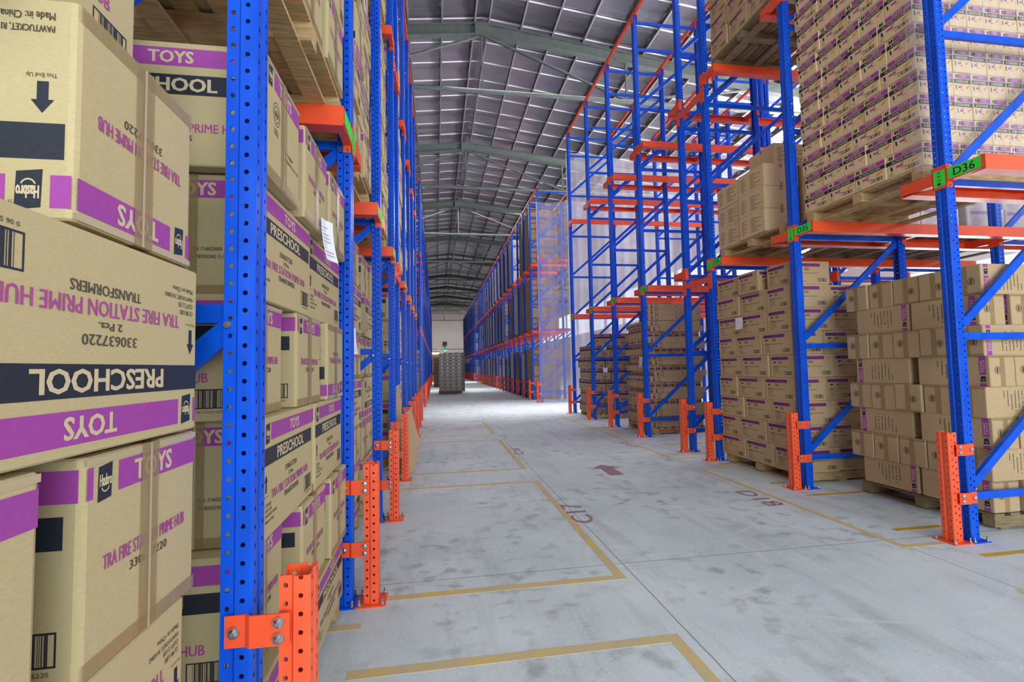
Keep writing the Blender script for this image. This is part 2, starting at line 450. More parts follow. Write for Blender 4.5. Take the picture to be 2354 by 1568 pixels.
LW, LD, LH = .66, .40, .396
def toy_long(s, full=True):
    w_, h = LW, LH
    s.rect(.008, .020, h - .078, h - .020, PURPLE)
    face_logo(s, .032, h - .088, .040, .070)
    s.rect(.086, w_ - .008, h - .078, h - .020, PURPLE)
    s.text('TOYS', .30, .43, h - .069, h - .029, CREAM, .02)
    s.rect(.008, w_ - .030, h - .158, h - .100, DARK)
    s.text('PRESCHOOL', .15, .50, h - .150, h - .108, CREAM, .02)
    s.text('330637220', .245, .395, h - .212, h - .192, INK)
    s.text('2 Pcs.', .29, .355, h - .236, h - .221, INK, .01)
    s.text('TRA FIRE STATION PRIME HUB', .09, .565, h - .276, h - .246, MAGTXT)
    s.text('TRANSFORMERS', .235, .425, h - .305, h - .285, INK)
    s.poly([(.030, h - .245), (.044, h - .245), (.044, h - .210), (.052, h - .210), (.037, h - .185), (.022, h - .210), (.030, h - .210)], DARK)
    s.text('This End Up', .018, .058, h - .262, h - .254, INK)
    s.barcode(.515, .625, .040, .100, DARK, 3)
    s.text('0 06 53569 6220', .525, .615, .026, .034, INK)
    for i, t in enumerate(('12.98 LBS', 'CUFT 2.135', 'PAWTUCKET, RI 02862', 'Made in: China')):
        s.text(t, .030, .030 + .0062 * len(t), .105 - i * .018, .116 - i * .018, INK)
def toy_back(s):
    w_, h = LW, LH
    s.rect(.004, .036, h - .078, h - .020, PURPLE)
    face_logo(s, .048, h - .088, .042, .072)
    s.text('TM', .091, .098, h - .034, h - .027, INK)
    s.rect(.104, w_ - .006, h - .078, h - .020, PURPLE)
    s.text('TOYS', .32, .45, h - .069, h - .029, CREAM, .02)
    s.rect(.016, w_ - .014, h - .170, h - .106, DARK)
    s.text('PRESCHOOL', .17, .52, h - .160, h - .116, CREAM, .02)
    s.text('TRA FIRE STATION PRIME HUB', .15, .60, h - .290, h - .262, MAGTXT)
    s.text('TRANSFORMERS', .27, .45, h - .318, h - .300, INK)
    s.poly([(.043, h - .245), (.061, h - .245), (.061, h - .212), (.070, h - .212), (.052, h - .188), (.034, h - .212), (.043, h - .212)], DARK)
    s.text('This End Up', .030, .078, h - .262, h - .252, INK)
    s.text('PAWTUCKET, RI 02862', .036, .150, .048, .062, INK); s.text('Made in: China', .036, .120, .026, .040, INK)
    s.barcode(.555, .640, .045, .105, DARK, 3)
def toy_end(s, stamp=False):
    w_, h = LD, LH
    s.rect(.008, .024, h - .078, h - .020, PURPLE)
    face_logo(s, .036, h - .088, .040, .070)
    s.rect(.095, w_ - .008, h - .078, h - .020, PURPLE)
    s.text('TOYS', .145, .285, h - .071, h - .027, CREAM, .02)
    if stamp:
        for r in (.036, .026, .013): s.ring(.12, .24, r, r * 1.15, .0028, INK)
        s.rect(.102, .138, .235, .245, INK)
        s.text('P/N: 7146020000', .215, .305, .145, .157, INK)
        s.text('DIMENSIONS 15-1/4 X 14-3/4', .215, .372, .120, .132, INK)
        s.scribble(.095, .145, .165, .190, 3, INK, 5)
    else:
        s.text('TRA FIRE STATION PRIME HUB', .055, .345, .178, .206, MAGTXT)
        s.text('330637220', .135, .270, .148, .166, INK)
def toy_carton(plain=False):
    mb = MB(); carton_body(mb, LW, LD, LH, CARD, .012)
    s = sides(mb, LW, LD)
    toy_long(s[0]); toy_end(s[1]); toy_back(s[2]); toy_end(s[3], True)
    if plain:
        mb = MB(); carton_body(mb, LW, LD, LH, CARD, .012); s = sides(mb, LW, LD); toy_long(s[0]); toy_back(s[2])
        for q in (s[1], s[3]): q.rect(.006, LD - .006, LH - .085, LH - .026, PURPLE)
    body = link('toy_carton', mb)
    t = MB()
    for q in (sides(t, LW, LD)[1], sides(t, LW, LD)[3]):
        q.rect(.168, .198, .002, LH - .002, TAPE, .0023); q.rect(.206, .232, .002, LH - .002, TAPE, .0023)
        q.rect(.198, .206, .002, LH - .002, CLEAR, .0024)
        q.rect(.004, LD - .004, .003, .034, TAPE, .0019)
        q.rect(.004, LD - .004, LH - .016, LH - .003, CLEAR, .0017)
    t.box(-LW / 2 - .002, LW / 2 + .002, -.030, .030, LH, LH + .0008, TAPE)
    link('packing_tape', t, body)
    return body
TOY = toy_carton()
TOYP = toy_carton(True)

_used = {}
def once(proto):
    """the first use of a prototype is the prototype itself"""
    if proto.name in _used: return copy_tree(proto)
    _used[proto.name] = 1
    return proto
def place(proto, x, y, z, rz, flip, label, cat, group, h=None, sz=1.0, tilt=0.0):
    o = once(proto)
    o.rotation_euler = (tilt, PI if flip else 0, rz)
    o.location = (x, y, z + ((h or 0) * sz if flip else 0))
    o.scale = (1, 1, sz)
    return tag(o, label, cat, group)

# ------------------------------------------------------------------ pallets
def pallet_proto(dark=False):
    """1.2 m square two way pallet, three stringers along X, deck slats along Y on top, three boards underneath"""
    m = WOODD if dark else WOOD
    e = empty('wooden_pallet', (0, 0, 0))
    top = MB()
    for i in range(8):
        x = -.55 + i * 1.1 / 7
        top.box(x - .047, x + .047, -.60, .60, .106, .126, m)
    link('deck_boards', top, e)
    for y in (-.555, 0, .555):
        s = MB(); s.extrude([(-.6, .018), (.6, .018), (.6, .106), (-.6, .106)], (0, -.045, 0), (0, .045, 0), (1, 0, 0), (0, 0, 1), m)
        link('stringer', s, e, (0, y, 0))
    bt = MB()
    for x in (-.5, 0, .5): bt.box(x - .05, x + .05, -.6, .6, 0, .018, m)
    link('bottom_boards', bt, e)
    return e
PAL = pallet_proto(); PALD = pallet_proto(True)
def pallet(x, y, z, label, dark=False, sx=1.0, sy=1.0):
    o = once(PALD if dark else PAL)
    o.location = (x, y, z); o.scale = (sx, sy, 1)
    return tag(o, label, 'pallet', 'wooden pallets under the stock')

# ------------------------------------------------------------------ setting: floor, walls, roof
YA, YB = -9.0, 95.0
XL, XR, RX = -17.0, 21.0, 1.75
def roof_z(x): return 13.80 - .117 * abs(x - RX)
mb = MB(); mb.box(XL, XR, YA - 6, YB, -.2, 0, FLOOR); struct('floor', mb)
mb = MB()                                                      # back gable wall
mb.face([(XL, YB, 0), (XR, YB, 0), (XR, YB, roof_z(XR)), (RX, YB, roof_z(RX)), (XL, YB, roof_z(XL))], WALLP)
mb.box(XL, XR, YB - .1, YB, 0, 3.0, WALLP)
struct('wall_back', mb)
mb = MB(); mb.box(XL - .2, XL, YA, YB, 0, roof_z(XL) + .2, WALLD); struct('wall_left', mb)
mb = MB()                                                      # right wall: loading door at the cross aisle, window band above
mb.box(XR, XR + .2, YA, 13.4, 0, 6.0, WALLP); mb.box(XR, XR + .2, 18.3, YB, 0, 6.0, WALLP)
mb.box(XR, XR + .2, 13.4, 18.3, 5.2, 6.0, WALLP)
mb.box(XR, XR + .2, YA, YB, 9.6, roof_z(XR) + .2, WALLP)
for i in range(18): mb.box(XR, XR + .2, YA + i * 6, YA + i * 6 + .4, 6.0, 9.6, WALLP)
struct('wall_right', mb)
mb = MB()                                                      # front wall with the wide open dock door
mb.box(XL, -4.2, YA - .2, YA, 0, roof_z(XL), WALLP); mb.box(9.2, XR, YA - .2, YA, 0, roof_z(XR), WALLP)
mb.box(-4.2, 9.2, YA - .2, YA, 6.8, roof_z(9.2), WALLP)
struct('wall_front', mb)

mb = MB()                                                      # foil lining, sagging between its seams
ny = int((YB - YA) / .2)
for sgn, xe in ((-1, XL), (1, XR)):
    nx = 8; vs, fs = [], []
    for j in range(ny + 1):
        y = YA + j * .2
        ph = (y % 1.2) / 1.2
        sag = -.045 * math.sin(PI * ph) ** .8
        for i in range(nx + 1):
            x = RX + (xe - RX) * i / nx
            vs.append((x, y, roof_z(x) + sag + .012 * math.sin(x * 3.1 + j)))
    for j in range(ny):
        for i in range(nx):
            a = j * (nx + 1) + i
            fs.append((a, a + nx + 1, a + nx + 2, a + 1) if sgn > 0 else (a, a + 1, a + nx + 2, a + nx + 1))
    mb.mesh_part(vs, fs, FOIL)
ce = struct('ceiling', mb)
for p in ce.data.polygons: p.use_smooth = True
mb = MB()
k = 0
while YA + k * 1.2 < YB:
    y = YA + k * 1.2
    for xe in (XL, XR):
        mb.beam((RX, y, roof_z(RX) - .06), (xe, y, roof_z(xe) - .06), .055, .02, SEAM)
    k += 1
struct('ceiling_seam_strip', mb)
for d in (.25, 1.4, 2.55, 3.7, 4.85, 6.0, 7.15, 8.3, 9.45, 10.6, 11.75, 12.9, 14.05, 15.2):
    for sg in (-1, 1):
        x = RX + sg * d
        z = roof_z(x) - .12
        mb = MB(); mb.chan((x + .03 * sg, YA, z), (x + .03 * sg, YB, z), .16, .06, (sg, 0, 0), PURLIN, .006)
        struct('roof_purlin_beam', mb)
TY = [7.2 + 9.1 * i for i in range(10)]
def truss():
    mb = MB()
    zr = lambda x: roof_z(x) - .22
    for xe in (XL, XR):
        for q in (0, 1):
            mb.beam((RX, 0, zr(RX) - (.39 if q else .01)), (xe, 0, zr(xe) - (.39 if q else .01)), .22, .02, TRUSS)
        mb.beam((RX, 0, zr(RX) - .2), (xe, 0, zr(xe) - .2), .012, .38, TRUSS)
    mb.box(RX - .25, RX + .25, -.11, .11, zr(RX) - .43, zr(RX), TRUSS)
    tz = 11.12
    mb.cyl((XL, 0, tz), (XR, 0, tz), .075, 10, TRUSS)
    mb.box(RX - .03, RX + .03, -.03, .03, tz, zr(RX) - .4, TRUSS)
    for sg in (-1, 1):
        a = Vector((RX + sg * .12, 0, zr(RX) - .45)); b = Vector((RX + sg * 5.35, 0, tz + .05))
        mb.beam(a, b, .07, .07, TRUSS)
        mb.box(b.x - .04 if sg > 0 else b.x - .04, b.x + .04, -.04, .04, tz, zr(b.x) - .38, TRUSS)
        mb.beam((b.x, 0, tz + .05), (b.x + sg * 5.2, 0, zr(b.x + 5.2) - .4), .06, .06, TRUSS)
    return mb.build('roof_truss_beam')
tm = truss()
for y in TY: struct('roof_truss_beam', tm, (0, y, 0))
# translucent daylight sheets in the roof slope above the racks and the aisles
SKY = emis('translucent_roof_sheet', (1.0, .96, 1.0), 3.2)
def skylight(x0, x1, y0, y1):
    mb = MB()
    dz = .02
    mb.face([(x0, y0, roof_z(x0) - dz), (x0, y1, roof_z(x0) - dz), (x1, y1, roof_z(x1) - dz), (x1, y0, roof_z(x1) - dz)], SKY)
    mb.face([(x0, y0, roof_z(x0) + .05), (x1, y0, roof_z(x1) + .05), (x1, y1, roof_z(x1) + .05), (x0, y1, roof_z(x0) + .05)], WALLD)
    struct('window_skylight_panel', mb)
for y0 in (8.0, 10.4, 12.8, 15.2, 17.6): skylight(11.2, 19.0, y0, y0 + 1.1)
for y0 in (8.9, 11.9): skylight(9.3, 11.0, y0, y0 + 1.0)

# ------------------------------------------------------------------ painted floor markings
def stripe(x0, x1, y0, y1, m=YELLOW):
    mb = MB(); mb.box(x0, x1, y0, y1, 0, .0015, m); struct('floor_marking_line', mb)
def zone(xl, xr, y0, y1, side, wd=.065):
    """an open bay outline: long line along the aisle at one x and a cross line at both ends"""
    xa = xr if side > 0 else xl
    mb = MB(); mb.box(xa - wd / 2, xa + wd / 2, y0, y1, 0, .0015, YELLOW)
    for y, s in ((y0, 1), (y1, -1)):
        if side > 0: mb.box(xl, xr - wd / 2, min(y, y + s * wd), max(y, y + s * wd), 0, .0015, YELLOW)
        else: mb.box(xl + wd / 2, xr, min(y, y + s * wd), max(y, y + s * wd), 0, .0015, YELLOW)
    struct('floor_marking_line', mb)
for y0, y1 in ((-.55, 2.40), (3.06, 5.83), (6.52, 9.3), (10.0, 12.7)): zone(-.42, 1.19, y0, y1, 1)
for y0, y1, in ((-.40, 2.44), (3.13, 5.95), (6.64, 9.5), (10.1, 12.9)): zone(3.44, 3.80, y0, y1, -1, .055)
for x0, x1, y in ((-.60, -.42, 2.80), (-.60, -.40, 6.0)): stripe(x0, x1, y - .03, y + .03)
for x0, x1, y in ((3.80, 4.62, 4.52), (3.70, 4.15, 3.47), (3.79, 3.99, 5.06), (3.86, 4.14, 6.17), (3.80, 4.5, 2.90), (3.86, 4.6, 7.9), (3.9, 4.3, 6.98)):
    stripe(x0, x1, y - .027, y + .027, YELLOWB)
def floor_text(txt, x0, y0, x1, y1, d):
    """d = -1: letters run towards -Y with their tops at +X; d = 1: run towards +Y with tops at -X"""
    mb = MB()
    if d < 0: s = Side(mb, (x0, y1, 0), (0, -1, 0), (1, 0, 0), (0, 0, 1))
    else: s = Side(mb, (x1, y0, 0), (0, 1, 0), (-1, 0, 0), (0, 0, 1))
    s.text(txt, 0, y1 - y0, 0, x1 - x0, MAROON, 0, .002)
    struct('floor_marking_lettering', mb)
floor_text('D18', 3.18, 4.28, 3.37, 4.83, -1)
floor_text('C17', 1.21, 4.19, 1.41, 4.78, 1)
floor_text('D17', 3.25, 7.75, 3.38, 8.3, -1)
floor_text('C16', 1.25, 7.65, 1.40, 8.2, 1)
mb = MB()
mb.face([(x, y, .002) for x, y in ((2.27, 6.53), (2.06, 6.30), (2.19, 6.30), (2.17, 5.89), (2.36, 5.89), (2.36, 6.30), (2.48, 6.30))][::-1], MAROON)
mb.face([(x, y, .0005) for x, y in ((2.27, 6.53), (2.06, 6.30), (2.19, 6.30), (2.17, 5.89), (2.36, 5.89), (2.36, 6.30), (2.48, 6.30))], MAROON)
struct('floor_marking_arrow', mb)

# ------------------------------------------------------------------ drive-in racking
HT, L1, L2 = 8.45, 2.90, 5.72
def upright_mesh(name, h, m_hole, holes=True, m_plain=None):
    half = [(.038, .009), (.042, .013), (.042, .043), (.036, .049), (-.002, .049), (-.008, .041), (-.042, .041), (-.042, .020)]
    out = [(u, -v) for u, v in half[::-1]] + half
    hole = {1: ('r', .020), 3: ('r', 0), 5: ('s', 0)}
    n = len(out); t = .003
    inn = []
    for i, (u, v) in enumerate(out):
        a = Vector(out[max(0, i - 1)]); b = Vector(out[min(n - 1, i + 1)]); d = (b - a).normalized()
        inn.append((u - d.y * t, v + d.x * t))
    kinds = [None] * (n - 1)
    for i in range(n - 1):
        mu, mv = (out[i][0] + out[i + 1][0]) / 2, (out[i][1] + out[i + 1][1]) / 2
        ln = math.hypot(out[i][0] - out[i + 1][0], out[i][1] - out[i + 1][1])
        if holes and ln > .025:
            if abs(mu - .042) < .001: kinds[i] = (ln, .010, 1.8)
            elif mu > 0: kinds[i] = (ln, .0, 1.0)
            else: kinds[i] = (ln, .022, 1.0)
    mb = MB(); M_ = m_hole if holes else m_plain
    for P_, fl in ((out, 0), (inn, 1)):
        for i in range(n - 1):
            (u0, v0), (u1, v1) = P_[i], P_[i + 1]
            q = [(u0, v0, 0), (u1, v1, 0), (u1, v1, h), (u0, v0, h)]
            uv = None
            if kinds[i]:
                ln, o, sq = kinds[i]; e = ln / 2 * sq
                uv = [(-e, o), (e, o), (e, h + o), (-e, h + o)]
            if fl: q = q[::-1]; uv = uv[::-1] if uv else None
            mb.face(q, M_, uv)
    for z, rev in ((0, 1), (h, 0)):
        for i in range(n - 1):
            q = [(*out[i], z), (*out[i + 1], z), (*inn[i + 1], z), (*inn[i], z)]
            mb.face(q[::-1] if rev else q, M_)
    for i in (0, n - 1):
        q = [(*out[i], 0), (*inn[i], 0), (*inn[i], h), (*out[i], h)]
        mb.face(q if i == 0 else q[::-1], M_)
    return mb.build(name)
UPR = upright_mesh('upright', HT, BLUE)
UPRF = upright_mesh('upright', HT, None, False, BLUEP)
POST = upright_mesh('post', .83, ORANGE)
POSTF = upright_mesh('post', .83, None, False, ORANGEP)

def plate_mesh(m, sx, sy):
    mb = MB(); mb.box(-sx, sx, -sy, sy, 0, .008, m)
    for a, b in ((-1, -1), (1, 1), (-1, 1), (1, -1)):
        mb.cyl((a * (sx - .018), b * (sy - .014), .008), (a * (sx - .018), b * (sy - .014), .020), .011, 6, STEEL)
        mb.cyl((a * (sx - .018), b * (sy - .014), .020), (a * (sx - .018), b * (sy - .014), .045), .006, 6, STEEL)
    return mb.build('base_plate')
PLATEB, PLATEO = plate_mesh(BLUEP, .075, .085), plate_mesh(ORANGEP, .085, .085)

DEP = 1.37
def brace_meshes():
    mb = MB(); mb.chan((.045, -.012, 0), (DEP - .045, -.012, 0), .055, .03, (0, -1, 0), BLUEP); a = mb.build('horizontal_brace')
    mb = MB(); mb.chan((.035, -.016, .07), (DEP - .035, -.016, 1.20), .060, .03, (0, -1, 0), BLUEP)
    for p in ((.03, .065), (DEP - .03, 1.205)): mb.cyl((p[0], -.050, p[1]), (p[0], -.012, p[1]), .010, 8, STEEL)
    return a, mb.build('diagonal_brace')
HB, DB = brace_meshes()
HZ = [.33 + 1.24 * i for i in range(7)]

def bracket_mesh(arms):
    """clamp round the upright's web with an arm either way along the aisle; z = 0 is the top of the rails"""
    mb = MB()
    mb.box(.043, .048, -.056, .056, -.150, .035, ORANGEP)
    for s in (-1, 1):
        mb.box(-.004, .048, min(s * .0505, s * .056), max(s * .0505, s * .056), -.150, .035, ORANGEP)
        for z in (.020, -.135): mb.cyl((.028, s * .056, z), (.028, s * .066, z), .010, 8, STEEL)
    for s in arms:
        y0, y1 = sorted((s * .056, s * .315))
        mb.extrude([(0, -.105), (.261, -.096), (.261, -.010), (0, -.004)] if s > 0 else [(0, -.004), (.261, -.010), (.261, -.096), (0, -.105)],
                   (-.004, s * .056, 0), (.048, s * .056, 0), (0, s, 0), (0, 0, 1), ORANGEP)
        for z in (-.03, -.065): mb.cyl((.035, s * .312, z), (.035, s * .3185, z), .006, 6, STEEL)
    return mb.build('rail_bracket')
BRK = {(-1, 1): bracket_mesh((-1, 1)), (1,): bracket_mesh((1,)), (-1,): bracket_mesh((-1,)), (): bracket_mesh(())}

def tag_meshes(txt, arm):
    """the two green location labels: level digits on the clamp, the bay code on the arm. Local x+ faces the aisle"""
    mb = MB()
    s = Side(mb, (.048, -.05, 0), (0, 1, 0), (0, 0, 1), (1, 0, 0))
    s.rect(.006, .094, -.128, .002, GREEN, .0012)
    for i, ch in enumerate('1234'):
        s.text(ch, .034, .060, -.117 + i * .030, -.099 + i * .030, DARK, 0, .0018, 1)
    y0 = .062 if arm > 0 else -.300
    s = Side(mb, (.048, y0, 0), (0, 1, 0), (0, 0, 1), (1, 0, 0))
    s.rect(.0, .238, -.092, -.004, GREEN, .0012)
    if txt:
        s.text(txt, .045, .195, -.080, -.018, DARK, 0, .0018)
    return mb.build('location_label')

def rack_frame(x, sgn, y, label, arms, txt=None, tagarm=0, far=False, group=None):
    """two uprights, their bracing and brackets. sgn = direction in which the rack runs away from the aisle"""
    e = empty('rack_frame', (x, y, 0)); tag(e, label, 'racking', group)
    um = UPRF if far else UPR
    for i in (0, 1):
        face = -sgn if i == 0 else sgn
        u = link('upright', um, e, (sgn * DEP * i, 0, 0), 0 if face > 0 else PI)
        if not far: link('base_plate', PLATEB, u, (-.012, 0, 0))
        for lv, z in ((1, L1), (2, L2)):
            if far and i == 1: continue
            a = arms if face > 0 else tuple(sorted(-k for k in arms))
            b = link('rail_bracket', BRK[a], e, (sgn * DEP * i, 0, z), 0 if face > 0 else PI)
            if lv == 1 and i == 0 and tagarm:
                link('location_label', tag_meshes(txt, tagarm), b)
    ox = 0 if sgn > 0 else -DEP
    for z in HZ + ([8.33] if not far else []): link('horizontal_brace', HB, e, (ox, 0, z))
    for z in HZ[:-1]: link('diagonal_brace', DB, e, (ox, 0, z))
    return e

def rail_mesh(ln, m=ORANGEP):
    mb = MB()
    pts = [(0, -.115), (.10, -.115), (.10, -.108), (.006, -.108), (.006, -.007), (.05, -.007), (.05, 0), (0, 0)]
    mb.extrude(pts, (0, 0, 0), (ln, 0, 0), (0, 1, 0), (0, 0, 1), m)
    return mb.build('pallet_rail')
RAIL, RAILS_ = rail_mesh(4.30), rail_mesh(1.55)
def rail(x, y, z, s, sgn, label, short=False):
    """web at y, lip turned back towards the upright on side -s"""
    o = link('pallet_rail', RAILS_ if short else RAIL)
    ln = 1.55 if short else 4.30
    # local +y is the lip direction: it must point to -s
    if s < 0: o.location = (x if sgn > 0 else x - ln, y, z); o.rotation_euler = (0, 0, 0)
    else: o.location = (x + ln if sgn > 0 else x, y, z); o.rotation_euler = (0, 0, PI)
    return tag(o, label, 'rail', 'orange rails that carry the pallets')

SIDE = {1: 'D18-side rack', -1: 'C17-side rack'}
YR1, YR2 = [3.17, 4.80, 6.45], [7.18, 8.83, 10.42, 12.0, 13.75]
YL1, YL2 = [1.497, 3.08, 4.68, 6.27], [7.02, 8.60, 10.2, 11.8, 13.4]
NAMES = {3.17: 'D36', 4.80: 'D35', 6.45: 'D34', 8.83: 'D33', 10.42: 'D32', 12.0: 'D31', 13.75: 'D30'}
def block(ys, x, sgn, first, last, deep):
    for i, y in enumerate(ys):
        arms = tuple(([-1] if i > 0 or first else []) + ([1] if i < len(ys) - 1 or last else []))
        if sgn > 0:
            code = NAMES.get(y)
            who = f'blue rack frame with the green {code} label' if code else 'blue rack frame with no code label, tied to frame D34'
        else:
            k = (YL1 + YL2).index(y)
            code = None; who = f'{NTH[k]} blue rack frame of the preschool toy rack counted from the camera'
        rack_frame(x, sgn, y, who, arms, code, (1 if code else (-1 if (sgn < 0 and y > 2 and y != 7.02) else 0)), group='drive-in rack frames')
        if deep:
            rack_frame(x + sgn * 2.78, sgn, y, who.replace('blue rack frame', 'second-row blue rack frame behind the one', 1) if code else 'second-row blue rack frame behind the one tied to frame D34',
                       arms, None, 0, group='drive-in rack frames')
        for z, lv in ((L1, 'lower'), (L2, 'upper')):
            for s in arms:
                # arm end towards the camera or away from it
                wy = 'camera-side' if s < 0 else 'far-side'
                nm = f'frame {code}' if code else ('the unlabelled frame behind D34' if sgn > 0 else f'{NTH[(YL1 + YL2).index(y)]} preschool rack frame')
                rail(x - sgn * .046, y + s * .326, z, s, sgn, f'orange {lv} pallet rail on the {wy} arms of {nm}')
block(YR1, 4.05, 1, True, False, True)
block(YR2, 4.05, 1, False, False, True)
block(YL1, -.548, -1, True, False, False)
block(YL2, -.548, -1, False, False, False)

def tie_mesh(y0, y1, ys, m=ORANGEP):
    mb = MB(); mb.box(-.025, .025, y0 - .1, y1 + .1, .02, .085, m)
    for y in ys:
        for s in (-1, 1): mb.box(s * .05 - .003, s * .05 + .003, y - .055, y + .055, -.16, .02, m)
        mb.box(-.053, .053, y - .055, y + .055, .012, .022, m)
    return mb
for sgn, x0, bl, nm in ((1, 4.05, (YR1, YR2), 'D18-side'), (-1, -.548, (YL1, YL2), 'C17-side')):
    for bi, ys in enumerate(bl):
        for k, dx in enumerate((0, 1.37, 2.78, 4.15) if sgn > 0 else (0, 1.37)):
            o = link('row_tie_beam', tie_mesh(ys[0], ys[-1], ys), None, (x0 + sgn * dx, 0, HT))
            tag(o, f'orange tie beam along the {NTH[k]} upright row tops, {"near" if bi == 0 else "far"} {nm} rack', 'beam', 'orange beams tying the upright tops')
def spacer_mesh(y0, y1):
    mb = MB()
    for y, s in ((y0, 1), (y1, -1)): mb.box(.043, .048, y - .05, y + .05, -.13, .11, ORANGEP)
    mb.beam((.030, y0 + .05, .02), (.030, y1 - .05, .02), .05, .075, ORANGEP)
    for y in (y0, y1):
        for z in (-.1, .08): mb.cyl((.048, y, z), (.056, y, z), .010, 8, STEEL)
    return mb
for sgn, x0, y0, y1, nm in ((1, 4.05, 6.45, 7.18, 'D34 and the frame behind it'), (-1, -.548, 6.27, 7.02, 'the fourth and fifth preschool rack frames')):
    for z, lv in ((2.62, 'lower'), (5.44, 'upper')):
        mbs = spacer_mesh(y0, y1)
        o = link('frame_spacer', mbs, None, (x0, 0, z))
        if sgn > 0: o.rotation_euler = (0, 0, PI); o.location = (x0, y0 + y1, z)
        tag(o, f'orange {lv} spacer bar joining {nm}', 'spacer', 'orange spacer bars between frames')

# upright guards
def strap_mesh(ln):
    mb = MB(); t = .006
    pts = [(0, 0), (.055, 0), (.070, .012), (ln, .012), (ln, .012 + t), (.067, .012 + t), (.052, t), (0, t)]
    mb.extrude([(a - .025, -b) for a, b in pts][::-1], (0, 0, 0), (0, 0, .085), (1, 0, 0), (0, 1, 0), ORANGEP)
    return mb.build('strap')
def bolt_mesh():
    mb = MB(); mb.cyl((0, 0, 0), (0, -.010, 0), .0155, 12, STEEL); mb.cyl((0, -.010, 0), (0, -.017, 0), .013, 10, STEEL, .006)
    return mb.build('bolt')
STRAP, BOLT = strap_mesh(.170), bolt_mesh()
def guard(x, sgn, y, label, near=True):
    """orange post in front of an upright at x (sgn = direction away from the aisle), strapped to it twice"""
    gx = x - sgn * .152
    e = empty('upright_guard', (gx, y, 0), 0 if sgn < 0 else PI)
    tag(e, label, 'guard', 'orange posts guarding the uprights')
    if sgn < 0: link('post', POST if near else POSTF, e)
    else: link('post', POST if near else POSTF, e)
    if near: link('base_plate', PLATEO, e)
    for z in (.29, .655):
        yy = -.0495 if sgn < 0 else .0495
        s = link('strap', STRAP, e, (-.152, yy, z), 0)
        if sgn > 0: s.scale = (1, -1, 1)
        if near:
            for bx, by, bz in ((.0, -.006, .042), (.118, -.018, .022), (.118, -.018, .064)): link('bolt', BOLT, s, (bx, by, bz))
    return e
for y in YR1 + YR2:
    c = NAMES.get(y)
    guard(4.05, 1, y, f'orange perforated guard post strapped to upright {c}' if c else 'orange perforated guard post strapped to the unlabelled upright beyond D34')
for k, y in enumerate(YL1 + YL2):
    guard(-.548, -1, y, f'{NTH[k]} orange guard post along the preschool rack from the camera', True)

# ------------------------------------------------------------------ preschool toy cartons on the C17 side (left of the aisle)
def toy_stack(ys, xf, z0, layers, phrase, jit=.012, h=LH, depth=1, seed=0, phase=0, rows=None):
    """ys = (start of the run along the aisle); alternate layers lie long side / end side to the aisle"""
    rr = random.Random(seed + 5)
    z = z0
    for k in range(layers):
        if rows and k in rows:
            z += h; continue
        long_ = (k + phase) % 2 == 0
        n = 2 if long_ else 3
        pos = ('camera-end', 'far-end') if long_ else ('camera-end', 'middle', 'far-end')
        for i in range(n):
            for d in range(depth if long_ else 1):
                x = xf + (rr.uniform(-jit, jit) if not d else -.03)
                if long_: cx, cy, rz = x - LD / 2 - d * (LD + .01), ys + .335 + i * .675, PI / 2
                else: cx, cy, rz = x - LW / 2, ys + .205 + i * .46, (PI if rr.random() < .3 else 0)
                back = ' back-row' if d else ''
                place(TOY, cx, cy, z, rz + rr.uniform(-.009, .009), rr.random() < .22,
                      f'{pos[i]}{back} toy carton, {ORD[k]} layer of the {phrase}', 'carton', f'toy cartons of the {phrase}', h)
        z += h + .003
G1 = 'ground stack in the first preschool bay'
G0 = 'ground stack beside the camera'
def toy(x, y, z, rz, flip, label, group, sz=1.0, tilt=0, proto=None):
    return place(proto or TOY, x, y, z, rz, flip, label, 'carton', group, LH, sz, tilt)
g = 'toy cartons of the ' + G0
# bay beside the camera: long cartons have the long face to the aisle (rz = 90 deg), end cartons the short face
toy(-.82, 1.00, .457, PI / 2, True, f'upside-down toy carton under the corner carton in the {G0}', g)
toy(-.82, .32, .457, PI / 2, False, f'camera-end toy carton, second layer of the {G0}', g)
toy(-.62 - .33, 1.172, .856, 0, False, f'taped corner toy carton below the upside-down PRESCHOOL one, {G0}', g)
toy(-.612 - .33, .668, .856, 0, False, f'toy carton with only its purple band in view, {G0}', g, proto=TOYP)
toy(-.61 - .20, 1.012, 1.262, PI / 2 - .02, True, f'large upside-down PRESCHOOL toy carton, fourth layer of the {G0}', g)
toy(-.81, .325, 1.262, PI / 2, True, f'camera-end upside-down toy carton, fourth layer of the {G0}', g)
toy(-.62 - .33, 1.128, 1.670, PI, True, f'upside-down taped toy carton, fifth layer of the {G0}', g)
toy(-.70 - .20, .90, 2.075, PI / 2, False, f'topmost toy carton with its barcode in view, {G0}', g)
toy(-.82, .32, .135, PI / 2, False, f'bottom camera-end toy carton of the {G0}', g, .79)
toy(-.82, 1.00, .135, PI / 2, False, f'bottom far-end toy carton of the {G0}', g, .79)
pallet(-1.24, .66, 0, 'wooden pallet under the ground stack beside the camera')
